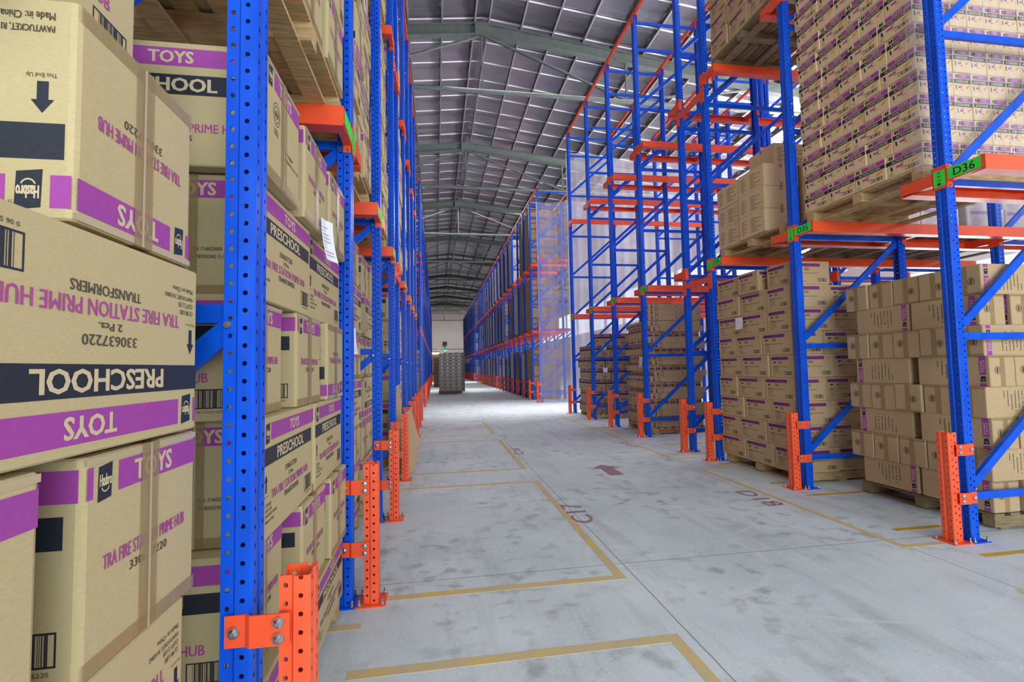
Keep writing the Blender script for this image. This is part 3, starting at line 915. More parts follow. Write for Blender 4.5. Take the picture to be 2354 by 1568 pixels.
# first full bay: measured rows
g = 'toy cartons of the ' + G1
rows = [(.135, .79, 'L', -.535, (1.59, 2.262), (0, 0)), (.453, 1, 'E', (-.585, -.54, -.53), (1.58, 2.09, 2.58), (0, 0, 0)),
        (.852, 1, 'L', -.555, (1.655, 2.332), (0, 0)), (1.250, 1, 'E', (-.60, -.57, -.55), (1.61, 2.11, 2.59), (0, 0, 1)),
        (1.648, 1, 'L', -.575, (1.655, 2.332), (0, 0)), (2.048, 1, 'E', (-.535, -.535, -.535), (1.60, 2.09, 2.57), (0, 0, 0))]
for k, (z, szz, kind, xf, yy, fl) in enumerate(rows):
    for i, (y, f) in enumerate(zip(yy, fl)):
        if kind == 'L':
            toy(xf - LD / 2, y + .33, z, PI / 2 + (-.02 if k == 4 else .01), bool(f), f'{("camera-end", "far-end")[i]} toy carton, {ORD[k]} layer of the {G1}', g, szz)
            toy(xf - LD * 1.5 - .022, y + .33, z, PI / 2, False, f'{("camera-end", "far-end")[i]} back-row toy carton, {ORD[k]} layer of the {G1}', g, szz)
        else:
            toy(xf[i] - LW / 2, y + .20, z, PI if (k == 5 and i == 0) or f else 0, bool(f), f'{("camera-end", "middle", "far-end")[i]} toy carton, {ORD[k]} layer of the {G1}', g)
pallet(-1.16, 2.28, 0, 'wooden pallet under the ground stack in the first preschool bay', sy=1.1)
BAYS = [(1.497, 3.08), (3.08, 4.68), (4.68, 6.27), (7.02, 8.60), (8.60, 10.2), (10.2, 11.8), (11.8, 13.4)]
for b, (ya, yb) in enumerate(BAYS):
    ym = (ya + yb) / 2
    for lv in range(3):
        if b == 0 and lv == 0: continue
        if b >= 5 and lv == 2: continue
        where = ('ground stack', 'lower shelf stack', 'upper shelf stack')[lv]
        ph = f'{where} in the {NTH[b]} preschool bay'
        z0 = .13 if lv == 0 else (L1, L2)[lv - 1] + .129
        xf = (-.665, -.565, -.585)[lv] - .012 * ((b * 7 + lv * 3) % 3) if b else -.53
        toy_stack(ym - .69, xf, z0, 6 if lv < 2 else 5, ph, .02, seed=b * 3 + lv, phase=(0 if lv != 1 else 1), depth=2 if b < 2 else 1)
        pallet(xf - .62, ym, 0 if lv == 0 else (L1, L2)[lv - 1], f'wooden pallet under the {ph}', sy=1.12)
# dispatch notes stuck to cartons
def sheet(label, loc, w_, h_, n, up=(0, 0, 1), curl=.02, seed=2, tilt=0.0):
    """a sheet of paper with faint lines, standing a little off the carton it is taped to"""
    n, up = Vector(n).normalized(), Vector(up); du = up.cross(n).normalized()
    up = (up + du * tilt).normalized(); du = up.cross(n).normalized()
    mb = MB(); o = Vector((0, 0, 0))
    q = lambda a, b: o + du * (a - .5) * w_ + up * (b - .5) * h_ + n * (.004 + curl * (1 - b) ** 2 + curl * .5 * abs(a - .5))
    for i in range(4):
        for j in range(6): mb.face([q(i / 4, j / 6), q((i + 1) / 4, j / 6), q((i + 1) / 4, (j + 1) / 6), q(i / 4, (j + 1) / 6)], PAPER)
    rr = random.Random(seed)
    for j in range(9):
        b0 = .12 + j * .085; e = .1 + .7 * rr.random()
        l_ = lambda a, b: q(a, b) + n * .0008
        mb.face([l_(.1, b0), l_(.1 + e, b0), l_(.1 + e, b0 + .02), l_(.1, b0 + .02)], PAPERINK)
    return tag(link('paper_sheet', mb, None, loc), label, 'paper', 'paper dispatch notes on cartons')
sheet('white handwritten note hanging over the PRESCHOOL carton in the first preschool bay', (-.518, 2.375, 2.02), .10, .20, (1, -.35, 0), curl=.03)
sheet('narrow white note on a toy carton in the second preschool bay', (-.63, 3.75, 1.62), .12, .20, (1, -.3, 0))
sheet('white note on an upper carton of the second preschool bay shelf', (-.545, 3.75, 4.35), .13, .22, (1, 0, 0))
# torn flattened cardboard leaning in the bay behind the third guard
mb = MB()
mb.extrude([(0, 0), (.13, 0), (.115, .70), (.085, 1.20), (.02, 1.16)], (0, 0, 0), (0, .012, 0), (1, .25, 0), (0, .06, 1), CARDB)
mb.extrude([(0, 0), (.16, .03), (.22, .45), (.12, .86), (.02, .80)], (.12, -.06, 0), (.12, -.048, 0), (1, .5, 0), (.0, .08, 1), CARDB)
tag(link('cardboard_scrap', mb, None, (-.575, 6.60, 0)), 'torn flattened brown cardboard leaning against a blue upright on the C17 side', 'cardboard')

# ------------------------------------------------------------------ stock on the D18 side (right of the aisle)
def strip_carton():
    """plain brown carton, a purple TOYS strip running up one end of its long faces"""
    W_, D_, H_ = .575, .255, .253
    mb = MB(); carton_body(mb, W_, D_, H_, CARDB, .008)
    s = sides(mb, W_, D_)
    for q in (s[0], s[2]):
        for a, b in ((.003, .030), (.098, H_ - .003)): q.rect(.50, .548, a, b, PURPLE)
        q.poly([(.504, .040), (.545, .044), (.542, .088), (.508, .086)], DARK)
        q.rect(.515, .535, .055, .060, CREAM, .0012)
        q.text('TOYS', .508, .542, .115, .215, CREAM, .02, .0013, 1)
        for c in range(7):
            rr = random.Random(c)
            ln = (.06, .13, .16, .17, .15, .17, .14)[c]
            for k in range(int(ln / .014)):
                if rr.random() < .85: q.rect(.17 + c * .036, .179 + c * .036, .215 - k * .014 - .010, .215 - k * .014, INK)
    for q in (s[1], s[3]):
        q.rect(D_ / 2 - .024, D_ / 2 + .024, .004, H_ - .003, TAPE, .0008)
        q.rect(.004, D_ - .004, H_ - .018, H_ - .003, TAPE, .0006)
        for r in (.030, .022, .010): q.ring(.075, .135, r, r * 1.1, .0030, INK, 16, .0011)
        q.rect(.070, .080, .112, .158, INK, .0011)
    return link('strip_carton', mb)
STRIP = strip_carton()
def band_carton(lx, ly, h):
    """tan carton with a purple bar along the top of every face, small marks, lines of print and a barcode"""
    mb = MB(); carton_body(mb, lx, ly, h, CARDB, .009)
    for i, q in enumerate(sides(mb, lx, ly)):
        w_ = (lx, ly)[i % 2]
        q.rect(.028, w_ * .76, h - .062, h - .024, PURPLED)
        q.text('EMT / TOYS', .05, .05 + w_ * .30, h - .053, h - .033, DARK, .02)
        q.ring(w_ * .86, h - .043, .020, .020, .0022, INK, 14)
        q.rect(.062, .108, h - .093, h - .080, DARK); q.rect(.066, .085, h - .102, h - .093, DARK)
        q.frame(w_ * .36, w_ * .36 + .058, h - .104, h - .076, .004, DARK); q.rect(w_ * .36 + .008, w_ * .36 + .050, h - .094, h - .087, INK)
        q.scribble(.055, w_ * .42, .035, h - .115, 7, INK, 4 + i, .22)
        q.rect(.055, w_ * .70, h - .142, h - .137, INK)
        q.barcode(w_ - .165, w_ - .045, .032, .072, DARK, 8, .0035, False)
    return link('banded_carton', mb)
BANDL = band_carton(.515, .40, .270)
def action_carton(lx, ly, h):
    mb = MB(); carton_body(mb, lx, ly, h, CARDW, .006)
    for i, q in enumerate(sides(mb, lx, ly)):
        w_ = (lx, ly)[i % 2]
        q.rect(w_ * .24, w_ - .005, h - .050, h - .010, PURPLE)
        q.text('TOYS', w_ * .44, w_ * .74, h - .043, h - .017, CREAM, .02)
        q.rect(.02, .038, h - .046, h - .016, DARK); q.rect(.042, .056, h - .046, h - .016, DARK)
        q.rect(.005, w_ - .005, h - .094, h - .056, DARK)
        q.text('ACTION FIGURES', w_ * .14, w_ * .84, h - .086, h - .064, CREAM, .015)
        q.scribble(w_ * .38, w_ * .62, h - .110, h - .102, 1, INK, 3, .7)
        q.text('SPIDER-M 30 WAVE', w_ * .26, w_ * .66, h - .134, h - .116, MAGTXT, .01) if False else q.scribble(w_ * .26, w_ * .66, h - .136, h - .114, 1, MAGTXT, 3, .8)
        q.poly([(w_ * .70, h - .132), (w_ * .74, h - .118), (w_ * .80, h - .116), (w_ * .93, h - .102), (w_ * .92, h - .112), (w_ * .80, h - .134), (w_ * .74, h - .140)], ORNG)
        q.scribble(w_ * .40, w_ * .60, h - .150, h - .142, 1, INK, 5, .6)
        q.poly([(w_ * .11, h - .150), (w_ * .17, h - .150), (w_ * .15, h - .112), (w_ * .09, h - .108)], DARK)
        if w_ > .3: q.barcode(w_ * .52, w_ * .90, .020, .052, DARK, 8, .0035, False); q.scribble(w_ * .06, w_ * .24, .012, .045, 4, INK, 9, .3)
    return link('action_figure_carton', mb)
ACTL, ACTS = action_carton(.322, .176, .205), action_carton(.254, .176, .205)
def kraft_carton(lx, ly, h):
    mb = MB(); carton_body(mb, lx, ly, h, CARDK, .010)
    for i, q in enumerate(sides(mb, lx, ly)):
        w_ = (lx, ly)[i % 2]
        if i % 2 == 0:
            q.rect(w_ / 2 - .022, w_ / 2 + .022, h - .05, h, TAPE, .0006); q.rect(w_ / 2 - .022, w_ / 2 + .022, 0, .05, TAPE, .0006)
            continue
        for c, (a, b) in enumerate(((.10, .40), (.47, .87))):
            q.scribble(w_ * a, w_ * b, .045, h - .045, 9, INK, 7 + c, .30)
    return link('kraft_carton', mb)
KRAFT = kraft_carton(.48, .505, .284)
def flat_carton():
    """long flat carton: purple label blocks at the ends of the long faces"""
    lx, ly, h = 1.14, .282, .113
    mb = MB(); carton_body(mb, lx, ly, h, CARDB, .006)
    s = sides(mb, lx, ly)
    for q, f in ((s[0], 1), (s[2], 0)):
        q.rect(.055, .095, .015, .060, PURPLED); q.rect(.062, .088, .070, .098, DARK)
        q.rect(.150, .158, .012, .102, DARK); q.rect(.200, .208, .012, .102, DARK); q.rect(.150, .208, .012, .020, DARK); q.rect(.150, .208, .094, .102, DARK)
        q.rect(.59, .63, .052, .058, INK); q.rect(.606, .612, .034, .076, INK)
    for q in (s[1], s[3]):
        q.rect(.02, .20, .020, .062, PURPLED); q.rect(.215, .25, .020, .062, DARK)
        q.rect(.03, .09, .080, .092, INK)
        q.rect(ly / 2 - .018, ly / 2 + .018, .003, h - .003, CLEAR, .0012)
    return link('flat_carton', mb)
FLAT = flat_carton()
def dark_band_carton(lx, ly, h):
    mb = MB(); carton_body(mb, lx, ly, h, CARDD, .007)
    for i, q in enumerate(sides(mb, lx, ly)):
        w_ = (lx, ly)[i % 2]
        q.rect(w_ * .20, w_ - .02, h - .075, h - .018, PURPLED); q.rect(.02, .055, h - .068, h - .026, DARK)
        q.text('TOYS', w_ * .5, w_ * .8, h - .064, h - .030, CREAM, .02)
        q.rect(.004, w_ - .004, h - .130, h - .085, DARK)
        q.scribble(w_ * .28, w_ * .72, h - .185, h - .165, 1, MAGTXT, 2, .7)
        q.poly([(.03, h - .17), (.07, h - .17), (.06, h - .22), (.045, h - .22)], DARK)
        q.scribble(w_ * .5, w_ * .85, .03, .09, 3, INK, 6, .5)
    return link('dark_banded_carton', mb)
DBAND = dark_band_carton(.46, .31, .300)

FIRST = set()
def put(proto, x, y, z, rz, flip, h, label, group, cat='carton', seed=None):
    if proto.name in FIRST: o = copy_tree(proto)
    else: FIRST.add(proto.name); o = proto
    o.rotation_euler = (0, PI if flip else 0, rz); o.location = (x, y, z + (h if flip else 0))
    return tag(o, label, cat, group)

rr = random.Random(3)
# stack under D36: odd layers long side to the aisle, even layers ends to the aisle
gl = 'brown cartons with a purple TOYS strip under label D36'
for k in range(8):
    z = .148 + k * .253
    if k % 2 == 0:
        ys = ((3.845, 3.245) if k in (0, 6) else (3.87, 3.215))
        for i, y in enumerate(ys):
            fl = k in (2, 4, 0) and not (k == 0)
            put(STRIP, 4.42 + .1275 + rr.uniform(-.012, .010), y + .2975, z, -PI / 2 + rr.uniform(-.02, .02) + (PI if k in (2, 4) and i == 0 else 0), k in (2, 4) and i == 0, .253,
                f'strip carton, aisle row, {ORD[k]} layer, {("far-end", "D36-end")[i]}, stack under D36', gl)
        for i in range(2):
            put(STRIP, 4.42 + .405 + i * .262, 3.235 + .2875, z, PI / 2 + rr.uniform(-.01, .01), rr.random() < .4, .253,
                f'strip carton, {("second", "third")[i]} row from the aisle, {ORD[k]} layer, stack under D36', gl)
    else:
        n = 5; y0 = 4.545
        for i in range(n):
            yy = y0 - .2625 * (i + .5)
            put(STRIP, 4.395 + .2875 + rr.uniform(-.012, .012) + (.03 if k == 7 else 0), yy, z, PI * (rr.random() < .5), rr.random() < .3, .253,
                f'strip carton with its end to the aisle, {ORD[k]} layer, {NTH[n - 1 - i]} from D36, stack under D36', gl)
        put(STRIP, 4.395 + .93, y0 - .262 * 4.5 - .005, z, 0, k == 3, .253, f'strip carton behind the aisle row, {ORD[k]} layer, stack under D36', gl)
pallet(5.07, 3.91, 0, 'weathered wooden pallet under the strip cartons at D36', True, 1.0, 1.02)

# stack between D35 and D34
gl = 'tan cartons with a purple bar between labels D35 and D34'
for k in range(8):
    z = .126 + k * .271
    typeA = k % 2 == 1 or k == 6
    if typeA and k != 0 or k == 0:
        ws = ((.515, 'L'), (.515, 'L'), (.40, 'S')) if k in (0, 2, 6, 7, 4) else ((.40, 'S'), (.515, 'L'), (.515, 'L'))
    ws = ((.515, 'L'), (.515, 'L'), (.40, 'S')) if k in (0, 2, 4, 6, 7) else ((.40, 'S'), (.515, 'L'), (.515, 'L'))
    y = 6.365
    for i, (wd, t) in enumerate(ws):
        y -= wd
        xx = 4.05 + rr.uniform(-.012, .012)
        if t == 'L': cx, rz = xx + .20, -PI / 2
        else: cx, rz = xx + .2575, PI
        put(BANDL, cx, y + wd / 2, z, rz + rr.uniform(-.006, .006), False, .27, f'purple-barred carton facing the aisle, {ORD[k]} layer, {("D34-end", "middle", "D35-end")[i]}, between D35 and D34', gl)
        y -= .011
    x = 4.05 + (.536 if ws[2][1] == 'S' else .42)
    for i in range(2):
        t = 'LS'[(k + i) % 2]; wd = .515 if t == 'L' else .40
        put(BANDL, x + wd / 2 + .006, 4.945 + (.20 if t == 'L' else .2575) + rr.uniform(-.01, .01), z, 0 if t == 'L' else PI / 2, False, .27,
            f'purple-barred carton facing frame D35, {ORD[k]} layer, {("second", "third")[i]} from the aisle, between D35 and D34', gl)
        x += wd + .008
for nm, cx, cy, rz in (('half hidden', 4.26, 6.10, -PI / 2), ('middle', 4.28, 5.62, PI), ('overhanging', 4.33, 5.12, 0)):
    put(BANDL, cx, cy, .126 + 8 * .271, rz, False, .27, f'{nm} top carton on the purple-barred stack between D35 and D34', gl)
for i, (cx, cy) in enumerate(((5.86, 5.2), (5.86, 5.75), (6.42, 5.3))):
    for k in range(7):
        put(BANDL, cx, cy, .126 + k * .271, (0, PI / 2, 0)[i], k % 3 == 2, .27, f'rear purple-barred carton, {ORD[k]} layer, {NTH[i]} column behind the D35 stack', 'tan cartons deep behind the D35 stack')
pallet(4.68, 5.66, 0, 'wooden pallet under the purple-barred stack between D35 and D34', False, 1.0, 1.12)
pallet(6.10, 5.55, 0, 'wooden pallet deep behind the purple-barred stack', False)
sheet('square white note on the purple-barred stack between D35 and D34', (4.028, 5.83, 1.92), .15, .155, (-1, 0, 0), curl=.01)

# wrapped load of action figure cartons on the D36 shelf
gl = 'action figure cartons on the D36 shelf'
zb = L1 + .128
for k in range(12):
    z = zb + k * .2085
    lng = k % 2 == 0
    n = 4 if lng else 5
    wd = .322 if lng else .254
    pr = ACTL if lng else ACTS
    for i in range(n):
        y = 3.335 + (wd + .003) * (i + .5)
        put(pr, 4.06 + .088 + rr.uniform(-.012, .008), y, z, -PI / 2, False, .2, f'action figure carton facing the aisle, {ORD[k]} layer, {NTH[i]} from D36', gl)
    for i in range(6):
        x = 4.06 + .187 + .180 * (i + .5)
        put(pr, x, 3.335 + (.161 if lng else .127) + rr.uniform(-.004, .004), z, PI / 2, False, .2, f'action figure carton facing D36, {ORD[k]} layer, {NTH[i + 1]} from the aisle', gl)
pallet(4.66, 3.98, L1, 'pine pallet under the wrapped action figure cartons on the D36 shelf', False, 1.0, 1.06)
def film_mesh():
    mb = MB(); rq = random.Random(9)
    n = 26; z0, z1 = zb - .06, zb + 12 * .2085
    path = [(4.040, 3.40), (4.038, 3.35), (4.055, 3.322), (4.30, 3.318), (4.6, 3.314), (4.95, 3.318), (5.17, 3.322), (5.345, 3.322)]
    vs, fs = [], []
    for j in range(n + 1):
        for (x, y) in path:
            vs.append((x + rq.uniform(-.003, .001), y + rq.uniform(-.003, .001), z0 + (z1 - z0) * j / n))
    m = len(path)
    for j in range(n):
        for i in range(m - 1): fs.append((j * m + i, j * m + i + 1, (j + 1) * m + i + 1, (j + 1) * m + i))
    mb.mesh_part(vs, fs[:], STRETCH)
    return mb
fo = link('stretch_film', film_mesh())
for p in fo.data.polygons: p.use_smooth = True
tag(fo, 'clear stretch film wrapped round the action figure cartons above label D36', 'film')

# plain kraft cartons on the D35 - D34 shelf
gl = 'plain kraft cartons on the shelf between D35 and D34'
for k in range(3):
    for i, y in enumerate((5.275, 5.79)):
        put(KRAFT, 4.06 + .24 + rr.uniform(-.008, .008) + (.02 if i else 0), y + .2525, zb + k * .286, PI, False, .28, f'plain kraft carton, {ORD[k]} layer, {("D35-end", "D34-end")[i]}, shelf between D35 and D34', gl)
        put(KRAFT, 4.06 + .78, y + .2525, zb + k * .286, PI, False, .28, f'plain kraft carton behind the aisle row, {ORD[k]} layer, {("D35-end", "D34-end")[i]}, shelf between D35 and D34', gl)
put(KRAFT, 4.50, 5.55, zb + 3 * .286, PI / 2, False, .28, 'single kraft carton on top of the plain stack between D35 and D34', gl)
pallet(4.68, 5.62, L1, 'pine pallet under the plain kraft cartons by label D34', False, 1.0, 1.08)
# thin-striped cartons one shelf higher
gl = 'tan cartons on the upper shelf between D35 and D34'
zb2 = L2 + .128
for k in range(4):
    for i, y in enumerate((5.03, 5.44, 5.86)):
        wd = (.40, .40, .40)[i]
        put(BANDL, 4.06 + .2575 + rr.uniform(-.01, .01), y + .2, zb2 + k * .27, PI, False, .27, f'tan carton, {ORD[k]} layer, {("D35-end", "middle", "D34-end")[i]}, upper shelf between D35 and D34', gl)
        put(BANDL, 4.06 + .79, y + .2, zb2 + k * .27, PI, False, .27, f'tan carton behind the aisle row, {ORD[k]} layer, {("D35-end", "middle", "D34-end")[i]}, upper shelf between D35 and D34', gl)
pallet(4.68, 5.63, L2, 'weathered pallet on the upper shelf between D35 and D34', True, 1.0, 1.1)

# long flat cartons behind frame D33
gl = 'long flat cartons behind label D33'
z = .128
for k in range(19):
    if k % 3 != 1:
        for i in range(4):
            put(FLAT, 4.25 + .57 + (.0, .07, .04, .0, .09)[k % 5] + rr.uniform(-.015, .015), 9.085 + .287 * (i + .5), z, PI * (k % 2 == 1 and i > 0), False, .113, f'flat carton with its end to the aisle, {NTH[k]} layer up, {NTH[i]} from D33', gl)
    else:
        for i in range(4):
            put(FLAT, 4.25 + .141 + .290 * i + rr.uniform(-.003, .003), 9.15 + .57 + rr.uniform(.0, .03), z, PI / 2, k % 4 == 1, .113, f'flat carton laid along the aisle, {NTH[k]} layer up, {NTH[i]} from the aisle, behind D33', gl)
    z += .1135
for k in range(3):
    put(FLAT, 4.25 + .57, 9.07 + .141, z + .001 + k * .1135, 0, False, .113, f'top flat carton lying across the stack behind D33, {NTH[k]} of three', gl)
pw = pallet(4.85, 9.66, 0, 'wooden pallet with red scrawl under the long flat cartons behind D33', False)
mb = MB(); Side(mb, (-.55, -.601, 0), (1, 0, 0), (0, 0, 1), (0, -1, 0)).text('M/P-50-29', .1, .62, .032, .096, RED, 0)
link('red_scrawl', mb, pw)
sheet('white note on the flat cartons behind D33', (4.262, 9.5, 1.45), .16, .22, (-1, 0, 0), curl=.02)

# dark banded cartons behind frame D31
gl = 'dark-banded cartons behind label D31'
for k in range(6):
    z = .128 + k * .301
    for i in range(4 if k % 2 else 3):
        wd = .31 if k % 2 else .46
        if k % 2: cx, rz = 4.12 + .23, 0
        else: cx, rz = 4.12 + .155, -PI / 2
        put(DBAND, cx + rr.uniform(-.008, .008), 12.13 + (wd + .004) * (i + .5) + (.0 if k % 2 else .02), z, rz if rz else PI, False, .3, f'dark-banded carton facing the aisle, {ORD[k]} layer, {NTH[i]} from D31', gl)
    for i in range(2 if k % 2 else 3):
        wd = .46 if k % 2 else .31
        put(DBAND, 4.12 + (.478 if k % 2 else .326) + (wd + .003) * (i + .5), 12.13 + (.155 if k % 2 else .23), z, 0 if k % 2 else PI / 2, False, .3, f'dark-banded carton facing frame D31, {ORD[k]} layer, {NTH[i + 1]} from the aisle', gl)
for i in range(2):
    put(DBAND, 4.42 + i * .47, 12.3, .128 + 6 * .301, 0, False, .3, f'top dark-banded carton behind D31, {NTH[i]} from the aisle', gl)
pallet(4.72, 12.75, 0, 'wooden pallet under the dark-banded cartons behind D31', False, 1.0, 1.1)
sheet('upper white note on the dark-banded cartons behind D31', (4.40, 12.118, 1.86), .12, .10, (0, -1, 0), curl=.004)
sheet('lower white note on the dark-banded cartons behind D31', (4.42, 12.118, 1.27), .12, .12, (0, -1, 0), curl=.004)
# pale wrapped cartons deep on the D35 shelf
gl = 'pale wrapped cartons deep on the D35 shelf'
def pale_carton(lx, ly, h):
    mb = MB(); carton_body(mb, lx, ly, h, WHITEC, .02)
    for i, q in enumerate(sides(mb, lx, ly)):
        w_ = (lx, ly)[i % 2]
        q.rect(.04, w_ * .7, h - .07, h - .03, mat('faded_purple_print', (.42, .30, .55), .5) if 'faded_purple_print' not in bpy.data.materials else bpy.data.materials['faded_purple_print'])
        q.scribble(.06, w_ * .4, .05, h - .12, 4, PAPERINK, i, .3); q.barcode(w_ - .17, w_ - .05, .04, .09, PAPERINK, 2, .004, False)
    return link('pale_wrapped_carton', mb)
PALE = pale_carton(.56, .40, .29)
for j, x0 in enumerate((5.50, 6.78)):
    for k in range(4):
        for i in range(2):
            put(PALE, x0 + .28 + i * .575, 5.25 + (.02 if k % 2 else 0), zb + k * .292, rr.uniform(-.03, .03), False, .29, f'pale film-wrapped carton, {ORD[k]} layer, {NTH[j * 2 + i]} from frame D35, deep on its shelf', gl)
            put(PALE, x0 + .28 + i * .575, 5.70, zb + k * .292, rr.uniform(-.03, .03), False, .29, f'pale film-wrapped carton behind the front row, {ORD[k]} layer, {NTH[j * 2 + i]} from frame D35', gl)
    pallet(x0 + .57, 5.60, L1, f'weathered pallet under the {NTH[j]} pale wrapped load deep on the D35 shelf', True, 1.02, 1.1)

# ------------------------------------------------------------------ racks beyond the cross aisle
def far_brace_mesh():
    mb = MB()
    for z in HZ: mb.chan((.045, -.012, z), (DEP - .045, -.012, z), .055, .03, (0, -1, 0), BLUEP)
    for z in HZ[:-1]: mb.chan((.035, -.016, z + .07), (DEP - .035, -.016, z + 1.20), .06, .03, (0, -1, 0), BLUEP)
    mb.chan((.045, -.012, 8.33), (DEP - .045, -.012, 8.33), .055, .03, (0, -1, 0), BLUEP)
    return mb.build('bracing')
FBR = far_brace_mesh()
def far_block(x, sgn, y0, n, where, loads, deep_guard=True, braced=True):
    ys = [y0 + 1.6 * i for i in range(n)]
    sd = 'D18 side' if sgn > 0 else 'C17 side'
    for i, y in enumerate(ys):
        e = empty('rack_frame', (x, y, 0))
        tag(e, f'blue rack frame, {NTH[i]} {where}, {sd}', 'racking', f'rack frames {where}, {sd}')
        for k in (0, 1): link('upright', UPRF, e, (sgn * DEP * k, 0, 0), PI if (k == 0) == (sgn > 0) else 0)
        link('bracing', FBR, e, (0 if sgn > 0 else -DEP, 0, 0))
        arms = tuple(([-1] if i else []) + ([1] if i < n - 1 else []))
        for z in (L1, L2):
            a = arms if sgn < 0 else tuple(sorted(-k for k in arms))
            link('rail_bracket', BRK[a], e, (0, 0, z), PI if sgn > 0 else 0)
        for z, lv in ((L1, 'lower'), (L2, 'upper')):
            for s in arms:
                rail(x - sgn * .046, y + s * .326, z, s, sgn, f'orange {lv} pallet rail, {"camera" if s < 0 else "far"} side of {NTH[i]} frame {where}, {sd}', True)
        gx = x - sgn * .152
        g_ = empty('upright_guard', (gx, y, 0), 0 if sgn < 0 else PI)
        tag(g_, f'orange guard post of {NTH[i]} frame {where}, {sd}', 'guard', f'orange guard posts {where}, {sd}')
        link('post', POSTF, g_)
        for z in (.29, .655):
            st = link('strap', STRAP, g_, (-.152, -.0495 if sgn < 0 else .0495, z), 0)
            if sgn > 0: st.scale = (1, -1, 1)
    for k in range(2):
        o = link('row_tie_beam', tie_mesh(ys[0], ys[-1], ys), None, (x + sgn * DEP * k, 0, HT))
        tag(o, f'orange tie beam along the {("aisle", "rear")[k]} upright tops {where}, {sd}', 'beam')
    rq = random.Random(int(y0 * 10) + sgn)
    for i in range(n - 1):
        for lv in range(3):
            if not loads(i, lv): continue
            z = (0, L1, L2)[lv]
            v = 1 if i < 2 and sgn > 0 and W1 == where else rq.choice((0, 1, 1, 2, 2))
            o = once_load(v)
            o.location = (x + sgn * (.02 + .60 + rq.uniform(0, .06)), ys[i] + .80, z)
            o.scale = (1, 1, (.95, 1.06, 1.05)[lv] * rq.uniform(.88, 1.02))
            tag(o, f'{("grey film-wrapped", "brown", "pale wrapped", "dark brown")[v]} carton load, {("ground", "lower shelf", "upper shelf")[lv]}, {NTH[i]} bay {where}, {sd}', 'pallet load',
                f'pallet loads {where}, {sd}')
def load_proto(v):
    rq = random.Random(40 + v)
    m = (GREYC, CARDD, WHITEC, DARKC)[v]
    e = empty('pallet_load', (0, 0, 0))
    mb = MB(); cols, rows_ = 4, 9
    for k in range(rows_):
        z = .13 + k * .245
        for a in range(cols):
            for b in (0, 1):                                     # front and aisle rows only: the load is a closed shell
                w_ = 1.22 / cols
                j = rq.uniform(-.012, .012)
                for (x0, x1, y0, y1) in ((-.61 + a * w_, -.61 + (a + 1) * w_ - .008, -.66 + j if b == 0 else .36, -.36 if b == 0 else .66 + j),
                                         (-.61 + j if b == 0 else .31, -.31 if b == 0 else .61 + j, -.36 + a * .18, -.36 + (a + 1) * .18 - .006)):
                    mb.box(x0, x1, y0, y1, z, z + .238, m)
                    if v != 2 and b == 0 and rq.random() < .55: mb.box(x0 + .02, x1 - .02, y0 - .002, y0, z + .17, z + .21, PURPLED)
                    if v in (0, 2) and rq.random() < .3: mb.box(x0 + .05, x0 + .11, y0 - .003, y0, z + .05, z + .09, CLEAR)
    link('cartons', mb, e)
    p = MB()
    for i in range(8): p.box(-.6 + i * .158, -.6 + i * .158 + .09, -.64, .64, .106, .126, WOODD)
    for y in (-.6, 0, .6): p.box(-.6, .6, y - .04, y + .04, 0, .106, WOODD)
    link('pallet', p, e)
    return e
LOADS = [load_proto(v) for v in range(4)]
_lu = set()
def once_load(v):
    if v in _lu: return copy_tree(LOADS[v])
    _lu.add(v); return LOADS[v]
W1, W2 = 'beyond the cross aisle', 'past the far cross aisle'
far_block(4.05, 1, 18.25, 18, W1, lambda i, l: i > 0 and (i * 7 + l * 5) % 9 != 4)
far_block(4.05, 1, 48.8, 14, W2, lambda i, l: (i + l) % 2 == 0)
far_block(-.548, -1, 18.0, 18, W1, lambda i, l: l == 0 and i % 2 == 0 or (i * 5 + l) % 7 == 3)
far_block(-.548, -1, 48.8, 14, W2, lambda i, l: (i + l) % 3 == 0)

# stock standing on the floor at the end of the aisle
def end_carton():
    mb = MB(); carton_body(mb, .31, .40, .185, GREYC, .006)
    for i, q in enumerate(sides(mb, .31, .40)):
        w_ = (.31, .40)[i % 2]
        q.rect(w_ / 2 - .03, w_ / 2 + .03, .12, .182, CLEAR, .001); q.rect(.01, .07, .02, .06, PAPER); q.rect(w_ - .05, w_ - .01, .02, .05, PAPER)
    return link('taped_carton', mb)
ENDC = end_carton()
for k in range(11):
    for i in range(4):
        for d in range(2):
            put(ENDC, .33 + i * .318 + rr.uniform(-.003, .003), 26.9 + .2 + d * .42, .128 + k * .192, 0, False, .185, f'taped brown carton, {ORD[k]} layer, {NTH[i]} across, {("front", "back")[d]} row of the lone pallet in the aisle', 'taped cartons of the lone pallet in the aisle')
pallet(.80, 27.35, 0, 'dark pallet standing alone in the aisle under taped cartons', True, 1.08, .9)
for nm, x, y, v, s_ in (('just behind the lone pallet', 1.12, 29.6, 3, 1.0), ('at the far door', .46, 37.0, 3, .95), ('further back by the far door', .44, 39.0, 1, .9)):
    o = once_load(v); o.location = (x, y, 0); o.scale = (1, 1, s_)
    tag(o, f'dark carton load on the floor {nm}', 'pallet load')

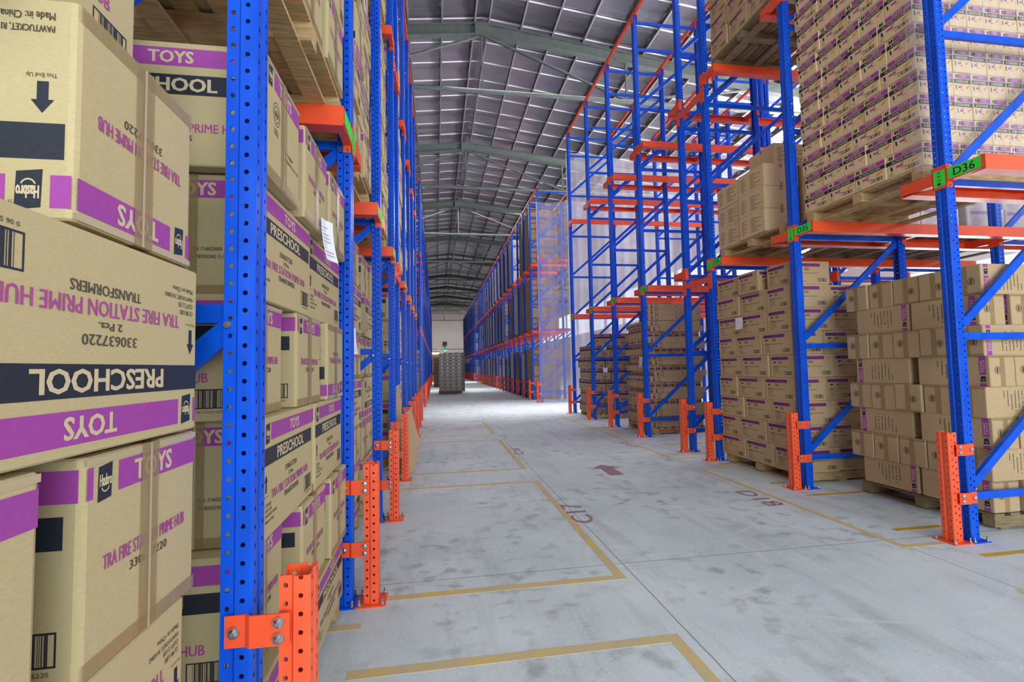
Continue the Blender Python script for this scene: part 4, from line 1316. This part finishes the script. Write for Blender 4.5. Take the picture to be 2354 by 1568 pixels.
# ------------------------------------------------------------------ plastic dust sheets
def curtain(path, z0, z1, nz, amp, fold, label, seed, m_=None):
    """a hanging sheet following path (x, y) with vertical folds that gather towards the top corners"""
    rq = random.Random(seed); mb = MB(); vs, fs = [], []
    pts = []
    for (a, b) in zip(path[:-1], path[1:]):
        L_ = math.hypot(b[0] - a[0], b[1] - a[1]); m = max(2, int(L_ / .05))
        for i in range(m): pts.append((a[0] + (b[0] - a[0]) * i / m, a[1] + (b[1] - a[1]) * i / m))
    pts.append(path[-1]); n = len(pts)
    ph = [rq.uniform(0, 6) for _ in range(6)]
    for j in range(nz + 1):
        t = j / nz; z = z0 + (z1 - z0) * t
        for i, (x, y) in enumerate(pts):
            d = i * .05
            a = amp * (.35 + .65 * (1 - t)) * min(1, i / 8 + .15)
            o = a * (math.sin(d * fold + ph[0] + .6 * math.sin(t * 3 + ph[1])) * .6 + math.sin(d * fold * 2.3 + ph[2] + t * 1.5) * .4)
            zz = z - (.10 * math.sin(d * 1.1 + ph[3]) ** 2 * (t > .99))
            vs.append((x, y + o, zz))
    for j in range(nz):
        for i in range(n - 1): fs.append((j * n + i, j * n + i + 1, (j + 1) * n + i + 1, (j + 1) * n + i))
    mb.mesh_part(vs, fs, m_ or CURTAIN)
    o = link('plastic_sheet', mb)
    for p in o.data.polygons: p.use_smooth = True
    return tag(o, label, 'plastic sheet', 'plastic dust sheets on the rack ends')
curtain([(3.99, 13.85), (4.0, 13.88), (4.3, 13.93), (9.6, 13.95)], .0, 7.95, 40, .045, 9.0, 'translucent white plastic sheet hung behind upright D30', 5)
curtain([(3.97, 18.15), (3.99, 18.12), (4.2, 18.10), (9.6, 18.06)], .02, 7.95, 40, .04, 8.0, 'translucent plastic sheet hung over the rack end beyond the cross aisle', 8, CURTAIN2)

# ------------------------------------------------------------------ end wall fittings
LAMPG = emis('green_exit_light', (.05, .9, .25), 2.5)
LAMPW = emis('white_tube_light', (1.0, .93, .80), 6.0)
e = empty('exit_sign', (1.85, YB - .03, 4.88)); tag(e, 'small green lit exit sign on the end wall', 'exit sign')
mb = MB(); mb.box(-.36, .36, -.03, .03, -.16, .16, BLACKM); link('housing', mb, e)
mb = MB(); mb.box(-.33, .33, -.045, -.03, -.13, .13, LAMPG); link('lit_panel', mb, e)
e = empty('floodlight', (1.8, YB - .215, 6.2)); tag(e, 'dark square floodlight high on the end wall', 'lamp')
mb = MB(); mb.box(-.36, .36, -.12, .12, -.22, .32, BLACKM); mb.box(-.42, .42, -.16, -.10, -.28, .38, BLACKM); link('lamp_head', mb, e)
mb = MB(); mb.box(-.05, .05, -.05, .2, -.85, -.2, BLACKM); link('bracket', mb, e)
e = empty('tube_light', (-.1, YB - .155, 4.35)); tag(e, 'bright white tube light above the far doorway', 'lamp')
mb = MB(); mb.box(-1.0, .8, .1, .14, -.3, .4, GREYM); link('back_plate', mb, e)
mb = MB(); mb.cyl((-1.0, -.05, 0), (.8, -.05, 0), .14, 12, LAMPW); link('tube', mb, e)
mb = MB(); mb.box(-1.1, .9, 0, .1, -.12, .22, GREYM); link('fitting', mb, e)
mb = MB(); mb.cyl((-1.4, YB - .07, 5.15), (8, YB - .07, 5.15), .05, 8, GREYM); mb.box(.3, 1.6, YB - .12, YB - .01, 5.1, 5.3, WALLP)
tag(link('cable_conduit', mb), 'grey cable conduit running across the end wall', 'conduit')
mb = MB(); mb.box(-1.6, .9, YB - .16, YB - .10, 0, 4.1, DARKC); struct('door_1', mb)
mb = MB(); mb.box(XL, XR, YB - .16, YB - .1, 10.75, 10.9, GREYM); mb.box(1.7, 1.8, YB - .16, YB - .1, 10.8, 12.4, GREYM); struct('trim_1', mb)
